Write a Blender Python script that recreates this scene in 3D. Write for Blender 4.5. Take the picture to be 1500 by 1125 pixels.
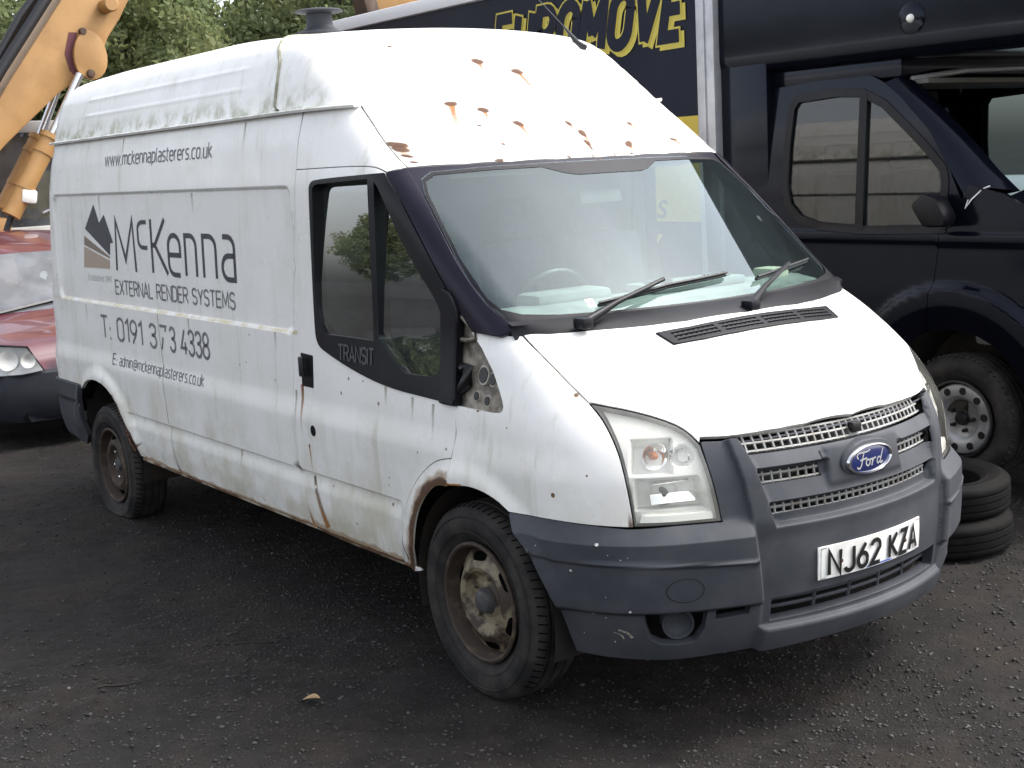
import bpy, bmesh, math, random
import numpy as np
from mathutils import Vector, Matrix
from mathutils.geometry import delaunay_2d_cdt
for o in list(bpy.data.objects): bpy.data.objects.remove(o)
scene = bpy.context.scene
COL = scene.collection
R = math.radians
# ---------------- camera ----------------
cam_data = bpy.data.cameras.new('camera'); cam = bpy.data.objects.new('camera', cam_data); COL.objects.link(cam)
def _cam():
    a, b, c = 2.51316344, -.16440587, -.05207998
    f = np.array([math.cos(b)*math.cos(a), math.cos(b)*math.sin(a), math.sin(b)])
    r0 = np.array([math.sin(a), -math.cos(a), 0]); u0 = np.cross(r0, f)
    r = r0*math.cos(c)+u0*math.sin(c); u = -r0*math.sin(c)+u0*math.cos(c)
    m = Matrix(((r[0], u[0], -f[0], 3.80618), (r[1], u[1], -f[1], -3.51746), (r[2], u[2], -f[2], 1.90911), (0, 0, 0, 1)))
    cam.matrix_world = m
_cam()
cam_data.sensor_width = 36; cam_data.lens = 46.5735; cam_data.clip_start = .05; cam_data.clip_end = 2000
scene.camera = cam
# ---------------- sky and sun: bright overcast day ----------------
SUN_EL, SUN_AZ = 52, 62      # the sun's azimuth is measured from +x towards +y
world = bpy.data.worlds.new('World'); scene.world = world; world.use_nodes = True
wn, wl = world.node_tree.nodes, world.node_tree.links
wn.clear()
sky = wn.new('ShaderNodeTexSky'); sky.sky_type = 'NISHITA'; sky.sun_disc = False
sky.sun_elevation = R(SUN_EL); sky.sun_rotation = R(90-SUN_AZ); sky.air_density = 1.0; sky.dust_density = 4.0; sky.ozone_density = 1.0
hs = wn.new('ShaderNodeHueSaturation'); hs.inputs['Saturation'].default_value = .34
tc = wn.new('ShaderNodeTexCoord'); mp = wn.new('ShaderNodeMapping'); mp.inputs['Scale'].default_value = (1, 1, 2.6)
nz = wn.new('ShaderNodeTexNoise'); nz.inputs['Scale'].default_value = 2.2; nz.inputs['Detail'].default_value = 7; nz.inputs['Roughness'].default_value = .55
rp = wn.new('ShaderNodeMapRange'); rp.inputs['From Min'].default_value = .3; rp.inputs['From Max'].default_value = .7; rp.inputs['To Min'].default_value = .90; rp.inputs['To Max'].default_value = 1.12
mul = wn.new('ShaderNodeMixRGB'); mul.blend_type = 'MULTIPLY'; mul.inputs[0].default_value = 1
bg = wn.new('ShaderNodeBackground'); bg.inputs['Strength'].default_value = .15
wo = wn.new('ShaderNodeOutputWorld')
wl.new(tc.outputs['Generated'], mp.inputs['Vector']); wl.new(mp.outputs['Vector'], nz.inputs['Vector']); wl.new(nz.outputs['Fac'], rp.inputs['Value'])
wl.new(sky.outputs['Color'], hs.inputs['Color']); wl.new(hs.outputs['Color'], mul.inputs[1]); wl.new(rp.outputs['Result'], mul.inputs[2])
wl.new(mul.outputs['Color'], bg.inputs['Color']); wl.new(bg.outputs['Background'], wo.inputs['Surface'])
sun_d = bpy.data.lights.new('sun', 'SUN'); sun = bpy.data.objects.new('sun', sun_d); COL.objects.link(sun)
sun_d.energy = .9; sun_d.angle = R(20); sun_d.color = (1, .97, .92)
_d = Vector((math.cos(R(SUN_EL))*math.cos(R(SUN_AZ)), math.cos(R(SUN_EL))*math.sin(R(SUN_AZ)), math.sin(R(SUN_EL))))
sun.rotation_euler = _d.to_track_quat('Z', 'Y').to_euler(); sun.location = (0, 0, 20)
vs = scene.view_settings; vs.view_transform = 'Standard'; vs.look = 'None'; vs.gamma = 1; vs.use_curve_mapping = False
vs.exposure = 1.58
# ---------------- helpers ----------------
rng = np.random.default_rng(7); random.seed(7)
def tag(o, label, cat=None, group=None):
    o['label'] = label
    if cat: o['category'] = cat
    if group: o['group'] = group
    return o
def thing(name, label, cat, loc=(0, 0, 0), rz=0, group=None):
    o = bpy.data.objects.new(name, None); COL.objects.link(o); o.location = loc; o.rotation_euler = (0, 0, rz)
    o.empty_display_size = .2
    return tag(o, label, cat, group)
def obj(name, V, F, m, parent=None, smooth=False, normals=None, loc=None, rot=None):
    me = bpy.data.meshes.new(name); me.from_pydata([tuple(map(float, v)) for v in V], [], [tuple(int(i) for i in f) for f in F]); me.update()
    if smooth or normals is not None: me.shade_smooth()
    if normals is not None: me.normals_split_custom_set_from_vertices([tuple(map(float, n)) for n in normals])
    if m is not None: me.materials.append(m)
    o = bpy.data.objects.new(name, me); COL.objects.link(o); o.parent = parent
    if loc is not None: o.location = loc
    if rot is not None: o.rotation_euler = rot
    return o
def smooth_by_angle(o, deg=35):
    me = o.data; me.shade_smooth()
    bm = bmesh.new(); bm.from_mesh(me)
    for e in bm.edges:
        e.smooth = len(e.link_faces) == 2 and e.calc_face_angle(3.2) < R(deg)
    bm.to_mesh(me); bm.free(); return o
def copy_obj(o, parent=None, mat=None):
    c = o.copy(); COL.objects.link(c); c.parent = parent
    return c
def copy_tree(o, parent=None):
    c = copy_obj(o, parent)
    for ch in list(o.children): copy_tree(ch, c)
    return c
class MB:
    """collects solids into one mesh"""
    def __init__(s): s.V = []; s.F = []
    def add(s, V, F):
        n = len(s.V); s.V += [tuple(map(float, v)) for v in V]; s.F += [tuple(int(i)+n for i in f) for f in F]; return s
    def box(s, c, size, rot=None, bev=0):
        bm = bmesh.new(); bmesh.ops.create_cube(bm, size=1)
        bmesh.ops.scale(bm, vec=size, verts=bm.verts)
        if bev: bmesh.ops.bevel(bm, geom=bm.edges[:], offset=bev, segments=2, affect='EDGES', profile=.6)
        if rot is not None: bmesh.ops.rotate(bm, cent=(0, 0, 0), matrix=rot if isinstance(rot, Matrix) else Matrix.Rotation(rot, 3, 'Z'), verts=bm.verts)
        bmesh.ops.translate(bm, vec=c, verts=bm.verts)
        bm.verts.index_update(); s.add([v.co for v in bm.verts], [[v.index for v in f.verts] for f in bm.faces]); bm.free(); return s
    def tube(s, pts, r, n=10, cap=True, up=(0, 0, 1)):
        pts = [Vector(p) for p in pts]; rs = r if hasattr(r, '__len__') else [r]*len(pts)
        V = []; m = len(pts)
        for i, p in enumerate(pts):
            t = (pts[min(i+1, m-1)]-pts[max(i-1, 0)]).normalized()
            a = t.cross(Vector(up)); 
            if a.length < 1e-4: a = t.cross(Vector((1, 0, 0)))
            a.normalize(); b = t.cross(a)
            for k in range(n):
                w = 2*math.pi*k/n; V.append(p+a*math.cos(w)*rs[i]+b*math.sin(w)*rs[i])
        F = [(i*n+k, i*n+(k+1) % n, (i+1)*n+(k+1) % n, (i+1)*n+k) for i in range(m-1) for k in range(n)]
        if cap: F += [tuple(range(n))[::-1], tuple((m-1)*n+k for k in range(n))]
        return s.add(V, F)
    def lathe(s, prof, n=32, axis='y', c=(0, 0, 0), closed=False):
        # prof: list of (radius, along-axis)
        V = []; 
        for r, h in prof:
            for k in range(n):
                w = 2*math.pi*k/n; a, b = r*math.cos(w), r*math.sin(w)
                p = (a, h, b) if axis == 'y' else ((a, b, h) if axis == 'z' else (h, a, b))
                V.append((p[0]+c[0], p[1]+c[1], p[2]+c[2]))
        m = len(prof); F = [(i*n+k, i*n+(k+1) % n, (i+1)*n+(k+1) % n, (i+1)*n+k) for i in range(m-1) for k in range(n)]
        if closed: F += [((m-1)*n+k, (m-1)*n+(k+1) % n, (k+1) % n, k) for k in range(n)]
        return s.add(V, F)
    def prism(s, poly, d0, d1, plane='xz', bev=0):
        # polygon in a plane, extruded along the remaining axis from d0 to d1
        mk = {'xz': lambda a, b, d: (a, d, b), 'yz': lambda a, b, d: (d, a, b), 'xy': lambda a, b, d: (a, b, d)}[plane]
        n = len(poly)
        if bev:
            bm = bmesh.new(); lo = [bm.verts.new(mk(p[0], p[1], d0)) for p in poly]; hi = [bm.verts.new(mk(p[0], p[1], d1)) for p in poly]
            bm.faces.new(lo[::-1]); bm.faces.new(hi)
            for i in range(n): bm.faces.new((lo[i], lo[(i+1) % n], hi[(i+1) % n], hi[i]))
            bmesh.ops.recalc_face_normals(bm, faces=bm.faces)
            bmesh.ops.bevel(bm, geom=bm.edges[:], offset=bev, segments=2, affect='EDGES', profile=.6)
            bm.verts.index_update(); s.add([v.co for v in bm.verts], [[v.index for v in f.verts] for f in bm.faces]); bm.free(); return s
        V = [mk(p[0], p[1], d0) for p in poly]+[mk(p[0], p[1], d1) for p in poly]
        F = [tuple(range(n))[::-1], tuple(range(n, 2*n))]+[(i, (i+1) % n, n+(i+1) % n, n+i) for i in range(n)]
        return s.add(V, F)
    def build(s, name, m, parent=None, smooth=0, loc=None, rot=None, recalc=True):
        o = obj(name, s.V, s.F, m, parent, loc=loc, rot=rot)
        if recalc:
            bm = bmesh.new(); bm.from_mesh(o.data); bmesh.ops.recalc_face_normals(bm, faces=bm.faces); bm.to_mesh(o.data); bm.free()
        if smooth: smooth_by_angle(o, smooth)
        return o
# ---------------- materials ----------------
def new_mat(name):
    m = bpy.data.materials.new(name); m.use_nodes = True
    nt = m.node_tree; b = nt.nodes['Principled BSDF']; return m, nt, b
def N(nt, typ, **kw):
    n = nt.nodes.new(typ)
    for k, v in kw.items():
        if k.startswith('i_'): n.inputs[k[2:].replace('_', ' ')].default_value = v
        else: setattr(n, k, v)
    return n
def noise(nt, scale, detail=4, rough=.55, vec=None, dims=None):
    if vec is None:
        c = N(nt, 'ShaderNodeTexCoord'); vec = c.outputs['Object']
    if dims:
        mpn = N(nt, 'ShaderNodeMapping'); mpn.inputs['Scale'].default_value = dims; nt.links.new(vec, mpn.inputs['Vector']); vec = mpn.outputs['Vector']
    n = N(nt, 'ShaderNodeTexNoise'); n.inputs['Scale'].default_value = scale; n.inputs['Detail'].default_value = detail; n.inputs['Roughness'].default_value = rough
    nt.links.new(vec, n.inputs['Vector']); return n.outputs['Fac']
def ramp(nt, fac, a, b, lo=0.0, hi=1.0):
    n = N(nt, 'ShaderNodeMapRange'); n.interpolation_type = 'SMOOTHSTEP'
    n.inputs['From Min'].default_value = a; n.inputs['From Max'].default_value = b; n.inputs['To Min'].default_value = lo; n.inputs['To Max'].default_value = hi
    nt.links.new(fac, n.inputs['Value']); return n.outputs['Result']
def mixc(nt, fac, c1, c2, mode='MIX'):
    n = N(nt, 'ShaderNodeMixRGB'); n.blend_type = mode
    for i, v in ((0, fac), (1, c1), (2, c2)):
        if hasattr(v, 'links') or hasattr(v, 'is_linked'): nt.links.new(v, n.inputs[i])
        else: n.inputs[i].default_value = v if i == 0 else (*v[:3], 1)
    return n.outputs['Color']
def math_(nt, op, a, b=0.0):
    n = N(nt, 'ShaderNodeMath'); n.operation = op
    for i, v in ((0, a), (1, b)):
        if hasattr(v, 'is_linked'): nt.links.new(v, n.inputs[i])
        else: n.inputs[i].default_value = v
    return n.outputs[0]
def bump(nt, b, h, strength=.3, dist=.01):
    n = N(nt, 'ShaderNodeBump'); n.inputs['Strength'].default_value = strength; n.inputs['Distance'].default_value = dist
    nt.links.new(h, n.inputs['Height']); nt.links.new(n.outputs['Normal'], b.inputs['Normal'])
def simple(name, c, rough=.5, metal=0, c2=None, nscale=6, nlo=.4, nhi=.65, bumps=0, bscale=60, coat=0, spec=.5, dist=.004, stint=None):
    m, nt, b = new_mat(name)
    if stint: b.inputs['Specular Tint'].default_value = (*stint, 1)
    b.inputs['Roughness'].default_value = rough; b.inputs['Metallic'].default_value = metal; b.inputs['Coat Weight'].default_value = coat
    b.inputs['Specular IOR Level'].default_value = spec
    if c2 is not None:
        nt.links.new(mixc(nt, ramp(nt, noise(nt, nscale, 6, .6), nlo, nhi), c, c2), b.inputs['Base Color'])
    else: b.inputs['Base Color'].default_value = (*c, 1)
    if bumps: bump(nt, b, noise(nt, bscale, 3), bumps, dist)
    return m
def glass_mat(name, tint, dust=.05, dcol=(.5, .5, .48), rough=.02, boost=1.0, var=.5, gcol=(1, 1, 1)):
    m, nt, b = new_mat(name); nt.nodes.remove(b); out = nt.nodes['Material Output']
    tr = N(nt, 'ShaderNodeBsdfTransparent'); tr.inputs['Color'].default_value = (*tint, 1)
    gl = N(nt, 'ShaderNodeBsdfGlossy'); gl.inputs['Roughness'].default_value = rough; gl.inputs['Color'].default_value = (*gcol, 1)
    df = N(nt, 'ShaderNodeBsdfDiffuse'); df.inputs['Color'].default_value = (*dcol, 1)
    lw = N(nt, 'ShaderNodeLayerWeight'); lw.inputs['Blend'].default_value = .5
    f1 = math_(nt, 'ADD', math_(nt, 'MULTIPLY', math_(nt, 'POWER', lw.outputs['Facing'], 5.0), .957), .043)
    f2 = math_(nt, 'MINIMUM', math_(nt, 'MULTIPLY', f1, 1.7*boost), .95)
    d2 = ramp(nt, noise(nt, 3, 5, .6), .35, .7, dust*(1-var), dust*(1+var*1.2))
    m1 = N(nt, 'ShaderNodeMixShader'); nt.links.new(d2, m1.inputs[0]); nt.links.new(tr.outputs[0], m1.inputs[1]); nt.links.new(df.outputs[0], m1.inputs[2])
    m2 = N(nt, 'ShaderNodeMixShader'); nt.links.new(f2, m2.inputs[0]); nt.links.new(m1.outputs[0], m2.inputs[1]); nt.links.new(gl.outputs[0], m2.inputs[2])
    nt.links.new(m2.outputs[0], out.inputs['Surface']); return m
def white_paint():
    m, nt, b = new_mat('weathered_white_paint')
    tcn = N(nt, 'ShaderNodeTexCoord'); ob = tcn.outputs['Object']
    sep = N(nt, 'ShaderNodeSeparateXYZ'); nt.links.new(ob, sep.inputs[0]); z = sep.outputs['Z']
    c = (.82, .81, .785)
    patch = ramp(nt, noise(nt, 2.2, 8, .68), .34, .80, 0, .5)
    col = mixc(nt, patch, c, (.68, .66, .57))
    streak = math_(nt, 'MULTIPLY', ramp(nt, noise(nt, 1, 5, .65, None, (16, 16, .7)), .50, .74, 0, .62), ramp(nt, noise(nt, 1.1, 3), .36, .6))
    col = mixc(nt, streak, col, (.46, .44, .34))
    low = math_(nt, 'MULTIPLY', ramp(nt, noise(nt, 3.5, 6, .65), .38, .7), ramp(nt, z, 1.10, .42, 0, .85))
    col = mixc(nt, low, col, (.50, .47, .36))
    # algae that clings to the gutter and the pressed edges
    g1 = math_(nt, 'MULTIPLY', ramp(nt, z, 2.20, 2.30, 1, 0), ramp(nt, z, 2.165, 2.175, 0, 1))
    ay = math_(nt, 'ABSOLUTE', sep.outputs['Y']); g1 = math_(nt, 'MULTIPLY', g1, math_(nt, 'MULTIPLY', ramp(nt, ay, .80, .84), ramp(nt, sep.outputs['X'], -.95, -1.15)))
    alg = math_(nt, 'MULTIPLY', g1, ramp(nt, noise(nt, 9, 6, .7), .42, .62, 0, .75))
    col = mixc(nt, alg, col, (.25, .25, .12))
    e1 = math_(nt, 'MULTIPLY', ramp(nt, z, 1.236, 1.246, 0, 1), ramp(nt, z, 1.250, 1.262, 1, 0))
    e1 = math_(nt, 'MULTIPLY', e1, math_(nt, 'LESS_THAN', sep.outputs['X'], -1.25))
    col = mixc(nt, math_(nt, 'MULTIPLY', e1, ramp(nt, noise(nt, 12, 4), .38, .6, .1, .8)), col, (.55, .45, .22))
    # stone chips and rust specks
    vo = N(nt, 'ShaderNodeTexVoronoi'); vo.inputs['Scale'].default_value = 17; nt.links.new(ob, vo.inputs['Vector'])
    sepc = N(nt, 'ShaderNodeSeparateColor'); nt.links.new(vo.outputs['Color'], sepc.inputs[0])
    sz = ramp(nt, sepc.outputs[1], 0, 1, .05, .15)
    hit = math_(nt, 'MULTIPLY', math_(nt, 'LESS_THAN', vo.outputs['Distance'], sz), math_(nt, 'GREATER_THAN', sepc.outputs[0], .74))
    x = sep.outputs['X']
    hit = math_(nt, 'MULTIPLY', hit, math_(nt, 'MULTIPLY', ramp(nt, x, -3.5, .1, .12, 1), ramp(nt, z, 1.45, 1.2, .1, 1)))
    col = mixc(nt, hit, col, (.17, .10, .05))
    nt.links.new(col, b.inputs['Base Color'])
    nt.links.new(ramp(nt, noise(nt, 5, 4), .3, .7, .22, .42), b.inputs['Roughness'])
    b.inputs['Coat Weight'].default_value = .25; b.inputs['Coat Roughness'].default_value = .12
    bump(nt, b, noise(nt, 2.0, 2), .06, .05)
    return m
def fade_mat(name, c, c2, amax=.8):
    # a stain whose density is stored on the mesh (attribute "fade")
    m, nt, b = new_mat(name)
    at = N(nt, 'ShaderNodeAttribute'); at.attribute_name = 'fade'
    nz_ = noise(nt, 140, 5, .7)
    nt.links.new(mixc(nt, ramp(nt, nz_, .35, .65), c, c2), b.inputs['Base Color']); b.inputs['Roughness'].default_value = .8
    a = math_(nt, 'MULTIPLY', at.outputs['Fac'], ramp(nt, noise(nt, 90, 4, .7), .2, .6, .55, 1)); a = math_(nt, 'MINIMUM', math_(nt, 'MULTIPLY', a, amax), 1.0)
    nt.links.new(a, b.inputs['Alpha']); return m
M = {}
M['white'] = white_paint()
M['trim_grey'] = simple('weathered_grey_plastic', (.036, .0385, .046), .6, c2=(.054, .056, .063), nscale=5, nlo=.35, nhi=.7, bumps=.12, bscale=240, dist=.002, spec=.28, stint=(.9, .94, 1))
M['black_plastic'] = simple('black_plastic', (.004, .004, .0065), .42, c2=(.008, .008, .011), nscale=5, spec=.22, bumps=.08, bscale=260, dist=.002)
M['pillar'] = simple('satin_black_pillar', (.005, .0045, .0085), .36, c2=(.009, .0075, .0125), nscale=3, spec=.25, stint=(.75, .72, 1))
M['rubber'] = simple('dusty_tyre_rubber', (.014, .0135, .0135), .78, c2=(.050, .044, .040), nscale=7, spec=.25, nlo=.35, nhi=.75, bumps=.2, bscale=90)
M['rim'] = simple('rusty_cream_wheel', (.20, .165, .105), .6, c2=(.034, .021, .013), nscale=11, nlo=.40, nhi=.56, bumps=.35, bscale=70)
M['rim_dark'] = simple('rusted_barrel', (.034, .022, .015), .75, c2=(.095, .066, .04), nscale=11, nlo=.5, nhi=.7, bumps=.3, bscale=70)
M['hubcap'] = simple('grey_hub_cap', (.06, .06, .064), .5, c2=(.038, .035, .032), nscale=15)
M['dark'] = simple('dark_underbody', (.012, .011, .010), .85, c2=(.03, .022, .016), nscale=5)
M['rust'] = simple('flaking_rust', (.11, .045, .018), .85, c2=(.035, .018, .010), nscale=40, nlo=.4, nhi=.6, bumps=.6, bscale=120)
M['metal_bare'] = simple('bare_dirty_metal', (.27, .245, .20), .55, .1, c2=(.11, .09, .07), nscale=16, nlo=.4, nhi=.62, bumps=.25, bscale=50)
M['mesh_grey'] = simple('grille_mesh_plastic', (.27, .27, .26), .45, c2=(.18, .17, .15), nscale=9)
M['silver'] = simple('silver_lamp_bowl', (.74, .74, .73), .3, .1, c2=(.66, .66, .63), nscale=8)
M['chrome'] = simple('bright_reflector', (.85, .85, .86), .10, 1.0)
M['amber'] = simple('amber_bulb', (.45, .12, .02), .2)
M['print_dark'] = simple('faded_dark_vinyl', (.036, .036, .048), .55, c2=(.055, .055, .068), nscale=30)
M['print_mid'] = simple('faded_grey_vinyl', (.13, .13, .145), .55, c2=(.22, .215, .225), nscale=26, nlo=.45, nhi=.7)
M['print_pale'] = simple('sun_bleached_vinyl', (.46, .45, .45), .55, c2=(.56, .55, .54), nscale=26)
M['print_brown'] = simple('faded_brown_vinyl', (.20, .155, .125), .55)
M['print_beige'] = simple('faded_beige_vinyl', (.37, .29, .225), .55)
M['ws_glass'] = glass_mat('windscreen_glass', (.72, .86, .81), .03, (.42, .54, .55), .012, 1.0, .15, (.84, .95, 1.0))
M['side_glass'] = glass_mat('side_glass', (.52, .60, .58), .02, (.35, .36, .35), .008, 2.4)
M['lens'] = glass_mat('hazed_lamp_lens', (.97, .97, .93), .10, (.80, .79, .70), .06, .7)
M['dash'] = simple('grey_dashboard', (.20, .21, .205), .7, c2=(.15, .155, .15), nscale=8)
M['seat'] = simple('dark_blue_seat_cloth', (.03, .034, .05), .9, c2=(.05, .052, .065), nscale=22, bumps=.2, bscale=200)
M['headlining'] = simple('pale_grey_lining', (.34, .35, .35), .85)
M['ford_blue'] = simple('badge_blue', (.012, .02, .10), .25, coat=.6)
M['plate'] = simple('number_plate_white', (.74, .74, .72), .35, c2=(.64, .63, .60), nscale=14)
M['plate_black'] = simple('plate_black', (.008, .008, .009), .4)
M['plate_blue'] = simple('plate_print_blue', (.04, .09, .4), .4)
M['grime'] = fade_mat('grey_green_grime', (.30, .29, .20), (.22, .21, .14), .7)
M['void'] = simple('unlit_opening', (.004, .004, .004), 1.0, spec=0)
M['lamp_white'] = simple('bright_lamp_trim', (.93, .93, .91), .25)
M['stain'] = fade_mat('rust_run', (.40, .17, .042), (.28, .10, .025), 1.2)
M['stain_core'] = fade_mat('rust_scab', (.060, .028, .015), (.12, .055, .027), 1.0)
M['stain_soft'] = fade_mat('faint_rust_stain', (.30, .17, .075), (.38, .26, .14), .6)
M['sealant'] = simple('grey_green_sealant', (.36, .36, .29), .8, c2=(.20, .20, .13), nscale=18)
# ---- van body as a smooth implicit solid (x forward, y left, z up, metres, origin under the front axle) ----
def _table(knots, sm=0.012, lo=-0.5, hi=3.5):
    zs = np.arange(lo, hi, 0.004)
    k = np.array(knots, float)
    v = np.interp(zs, k[:, 0], k[:, 1])
    s0 = (k[1, 1]-k[0, 1])/(k[1, 0]-k[0, 0]); s1 = (k[-1, 1]-k[-2, 1])/(k[-1, 0]-k[-2, 0])
    v = np.where(zs < k[0, 0], k[0, 1]+(zs-k[0, 0])*s0, v)
    v = np.where(zs > k[-1, 0], k[-1, 1]+(zs-k[-1, 0])*s1, v)
    n = int(3*sm/0.004)+1
    ker = np.exp(-0.5*(np.arange(-n, n+1)*0.004/sm)**2); ker /= ker.sum()
    vp = np.convolve(np.pad(v, n, mode='reflect', reflect_type='odd'), ker, 'valid')
    return zs, vp
def _ev(t, z): return np.interp(z, t[0], t[1])
SIDE = _table([(.30,.925),(.40,.950),(.50,.968),(.645,.976),(.80,.981),(.885,.984),(.972,.966),(1.24,.962),(1.87,.943),(2.05,.922),(2.17,.893),(2.30,.858),(2.40,.822),(2.46,.785),(2.60,.66)], .014)
FRONT = _table([(.25,.93),(.33,.972),(.42,.992),(.56,1.004),(.70,1.002),(.80,.990),(.90,.976),(1.0,.957),(1.1,.92),(1.3,.80)], .03)
BON = _table([(.0,1.475),(.33,1.385),(.50,1.312),(.65,1.232),(.80,1.138),(.90,1.062),(.96,1.005),(1.1,.86)], .035)
REAR = _table([(.3,-4.60),(.5,-4.66),(1.2,-4.66),(1.9,-4.575),(2.2,-4.50),(2.6,-4.37)], .03)
def smax(a, b, r):
    h = np.maximum(r-np.abs(a-b), 0)
    return np.maximum(a, b)+h*h/(4*r)
def sstep(a, b, x):
    t = np.clip((x-a)/(b-a), 0, 1); return t*t*(3-2*t)
def half_width(x, z):
    t = np.maximum(x+1.2, 0)
    hi = sstep(.95, 1.35, z)
    return _ev(SIDE, z)-t*(.006+.044*hi+.12*sstep(1.86, 2.2, z))
def flare(x, z):
    # wheel-arch bulge: pushes the skin out around the openings
    o = 0
    for cx, cz, ra in ((0.0, .345, .42), (-3.74, .33, .43)):
        d = np.sqrt((x-cx)**2+((z-cz)*1.0)**2)
        o = o+.022*(1-sstep(.02, .115, np.abs(d-ra-.02)))*sstep(.38, .5, z)
    return o
def recess(x, z):
    # big pressed panel in the load-bay side
    xl, xr, zb, zt = -4.37, -1.235, 1.243, 1.868
    dx = np.minimum(x-xl, xr-x); dz = np.minimum(z-zb, zt-z)
    rr = .06
    ax = np.maximum(rr-dx, 0); az = np.maximum(rr-dz, 0)
    d = np.where((dx < rr) & (dz < rr), rr-np.sqrt(ax*ax+az*az), np.minimum(dx, dz))
    return .016*sstep(-.002, .014, d)
def side_detail(x, z):
    # swage line along the lower side
    inside = sstep(-3.33, -3.31, x)*(1-sstep(-.475, -.455, x))
    d = .659-z
    g = np.where(d > 0, np.where(d < .012, sstep(0, .006, d), 1-sstep(.012, .085, d)), 0)
    return .014*g*inside
def side_y(x, z, detail=True):
    y = half_width(x, z)+flare(x, z)
    if detail: y = y-recess(x, z)-side_detail(x, z)
    return y
def ws_x(y, z): 
    return .352-1.235*(z-1.34)-.25*y*y-.16*np.maximum(z-2.02,0)**1.5
def roof_z(x, y): return 2.568-.055*y*y-.004*np.maximum(-x-3.6, 0)**2*10-.045*sstep(-2.3,-1.1,x)
def f_cab(x, y, z, detail=True):
    a = np.abs(y)-side_y(x, z, detail)
    w = x-ws_x(y, z)
    rw = np.interp(z, [1.3, 1.6, 1.9, 2.15, 2.4], [.08, .08, .08, .10, .12])
    b = smax(a, w*.62, rw)
    t = z-roof_z(x, y)
    b = smax(b, t, .075)
    r = (_ev(REAR, z)-x)
    return smax(b, r, np.interp(z, [2.1, 2.4], [.20, .06]))
def bow(x): return .25+.15*np.clip((x-.2)/.6, 0, 1)
def front_x(y, z): return _ev(FRONT, z)-.40*y*y
def bon_z(x, y): return _ev(BON, x+bow(x)*y*y)-.05*y*y
def f_nose(x, y, z, detail=True):
    a = np.abs(y)-side_y(x, z, detail)
    f = x-front_x(y, z)
    b = smax(a, f*.85, .26)
    t = (z-bon_z(x, y))*.85
    return smax(b, t, .10)
def f_body(x, y, z):
    c = np.maximum(f_cab(x, y, z), np.minimum(x-.12, 1.31-z))
    n = np.maximum(f_nose(x, y, z), -.7-x)
    return np.minimum(c, n)
# ---- chart = 2-D parameter plane of a stretch of skin: a ray from inside the body towards the skin ----
def chart_ray(dom, q):
    a, b = q[:, 0], q[:, 1]; n = len(q); z0 = np.zeros(n); o1 = np.ones(n)
    if dom == 'side': return np.stack([a, z0, b], 1), np.stack([z0, -o1, z0], 1)
    if dom == 'top':  return np.stack([a, b, z0+.55], 1), np.stack([z0, z0, o1], 1)
    if dom == 'screen': return np.stack([z0-2.0, a, b], 1), np.stack([o1, z0, z0], 1)
    if dom == 'wrap': return np.stack([z0+.1, z0, b], 1), np.stack([np.cos(a/.9), np.sin(a/.9), z0], 1)
    if dom == 'cabwrap': return np.stack([z0-1.0, z0, b], 1), np.stack([np.cos(a/.9), np.sin(a/.9), z0], 1)
    if dom == 'roof': return np.stack([a, z0, z0+1.7], 1), np.stack([z0, np.sin(b/.9), np.cos(b/.9)], 1)
    if dom == 'rear': return np.stack([z0-3.5, a, b], 1), np.stack([-o1, z0, z0], 1)
def chart_uv(dom, P):
    x, y, z = P[:, 0], P[:, 1], P[:, 2]
    if dom == 'side': return np.stack([x, z], 1)
    if dom == 'top': return np.stack([x, y], 1)
    if dom in ('screen', 'rear'): return np.stack([y, z], 1)
    if dom == 'wrap': return np.stack([.9*np.arctan2(y, x-.1), z], 1)
    if dom == 'cabwrap': return np.stack([.9*np.arctan2(y, x+1.0), z], 1)
    if dom == 'roof': return np.stack([x, .9*np.arctan2(y, z-1.7)], 1)
def chart_pos(dom, q, fn, off=0.0, t0=None, want_t=False):
    o, d = chart_ray(dom, q)
    g = lambda t: fn(o[:, 0]+t*d[:, 0], o[:, 1]+t*d[:, 1], o[:, 2]+t*d[:, 2])-off
    if t0 is None:
        lo = np.zeros(len(q)); hi = np.full(len(q), 2.6)
        for _ in range(13):
            m = (lo+hi)/2; ins = g(m) < 0
            lo = np.where(ins, m, lo); hi = np.where(ins, hi, m)
        a, b = lo, hi; n = 6
    else: a, b = t0-.001, t0+.001; n = 3
    fa, fb = g(a), g(b)
    for _ in range(n):
        den = fb-fa; den = np.where(np.abs(den) < 1e-12, 1e-12, den)
        c = b-np.clip(fb*(b-a)/den, -.01, .01); a, fa = b, fb; b = c; fb = g(b)
    P = o+b[:, None]*d
    return (P, b) if want_t else P
def skin_normal(P, fn, e=.0015):
    g = np.stack([fn(*(P+e*np.eye(3)[i]).T)-fn(*(P-e*np.eye(3)[i]).T) for i in range(3)], -1)
    return g/np.maximum(np.linalg.norm(g, axis=1)[:, None], 1e-9)
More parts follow.
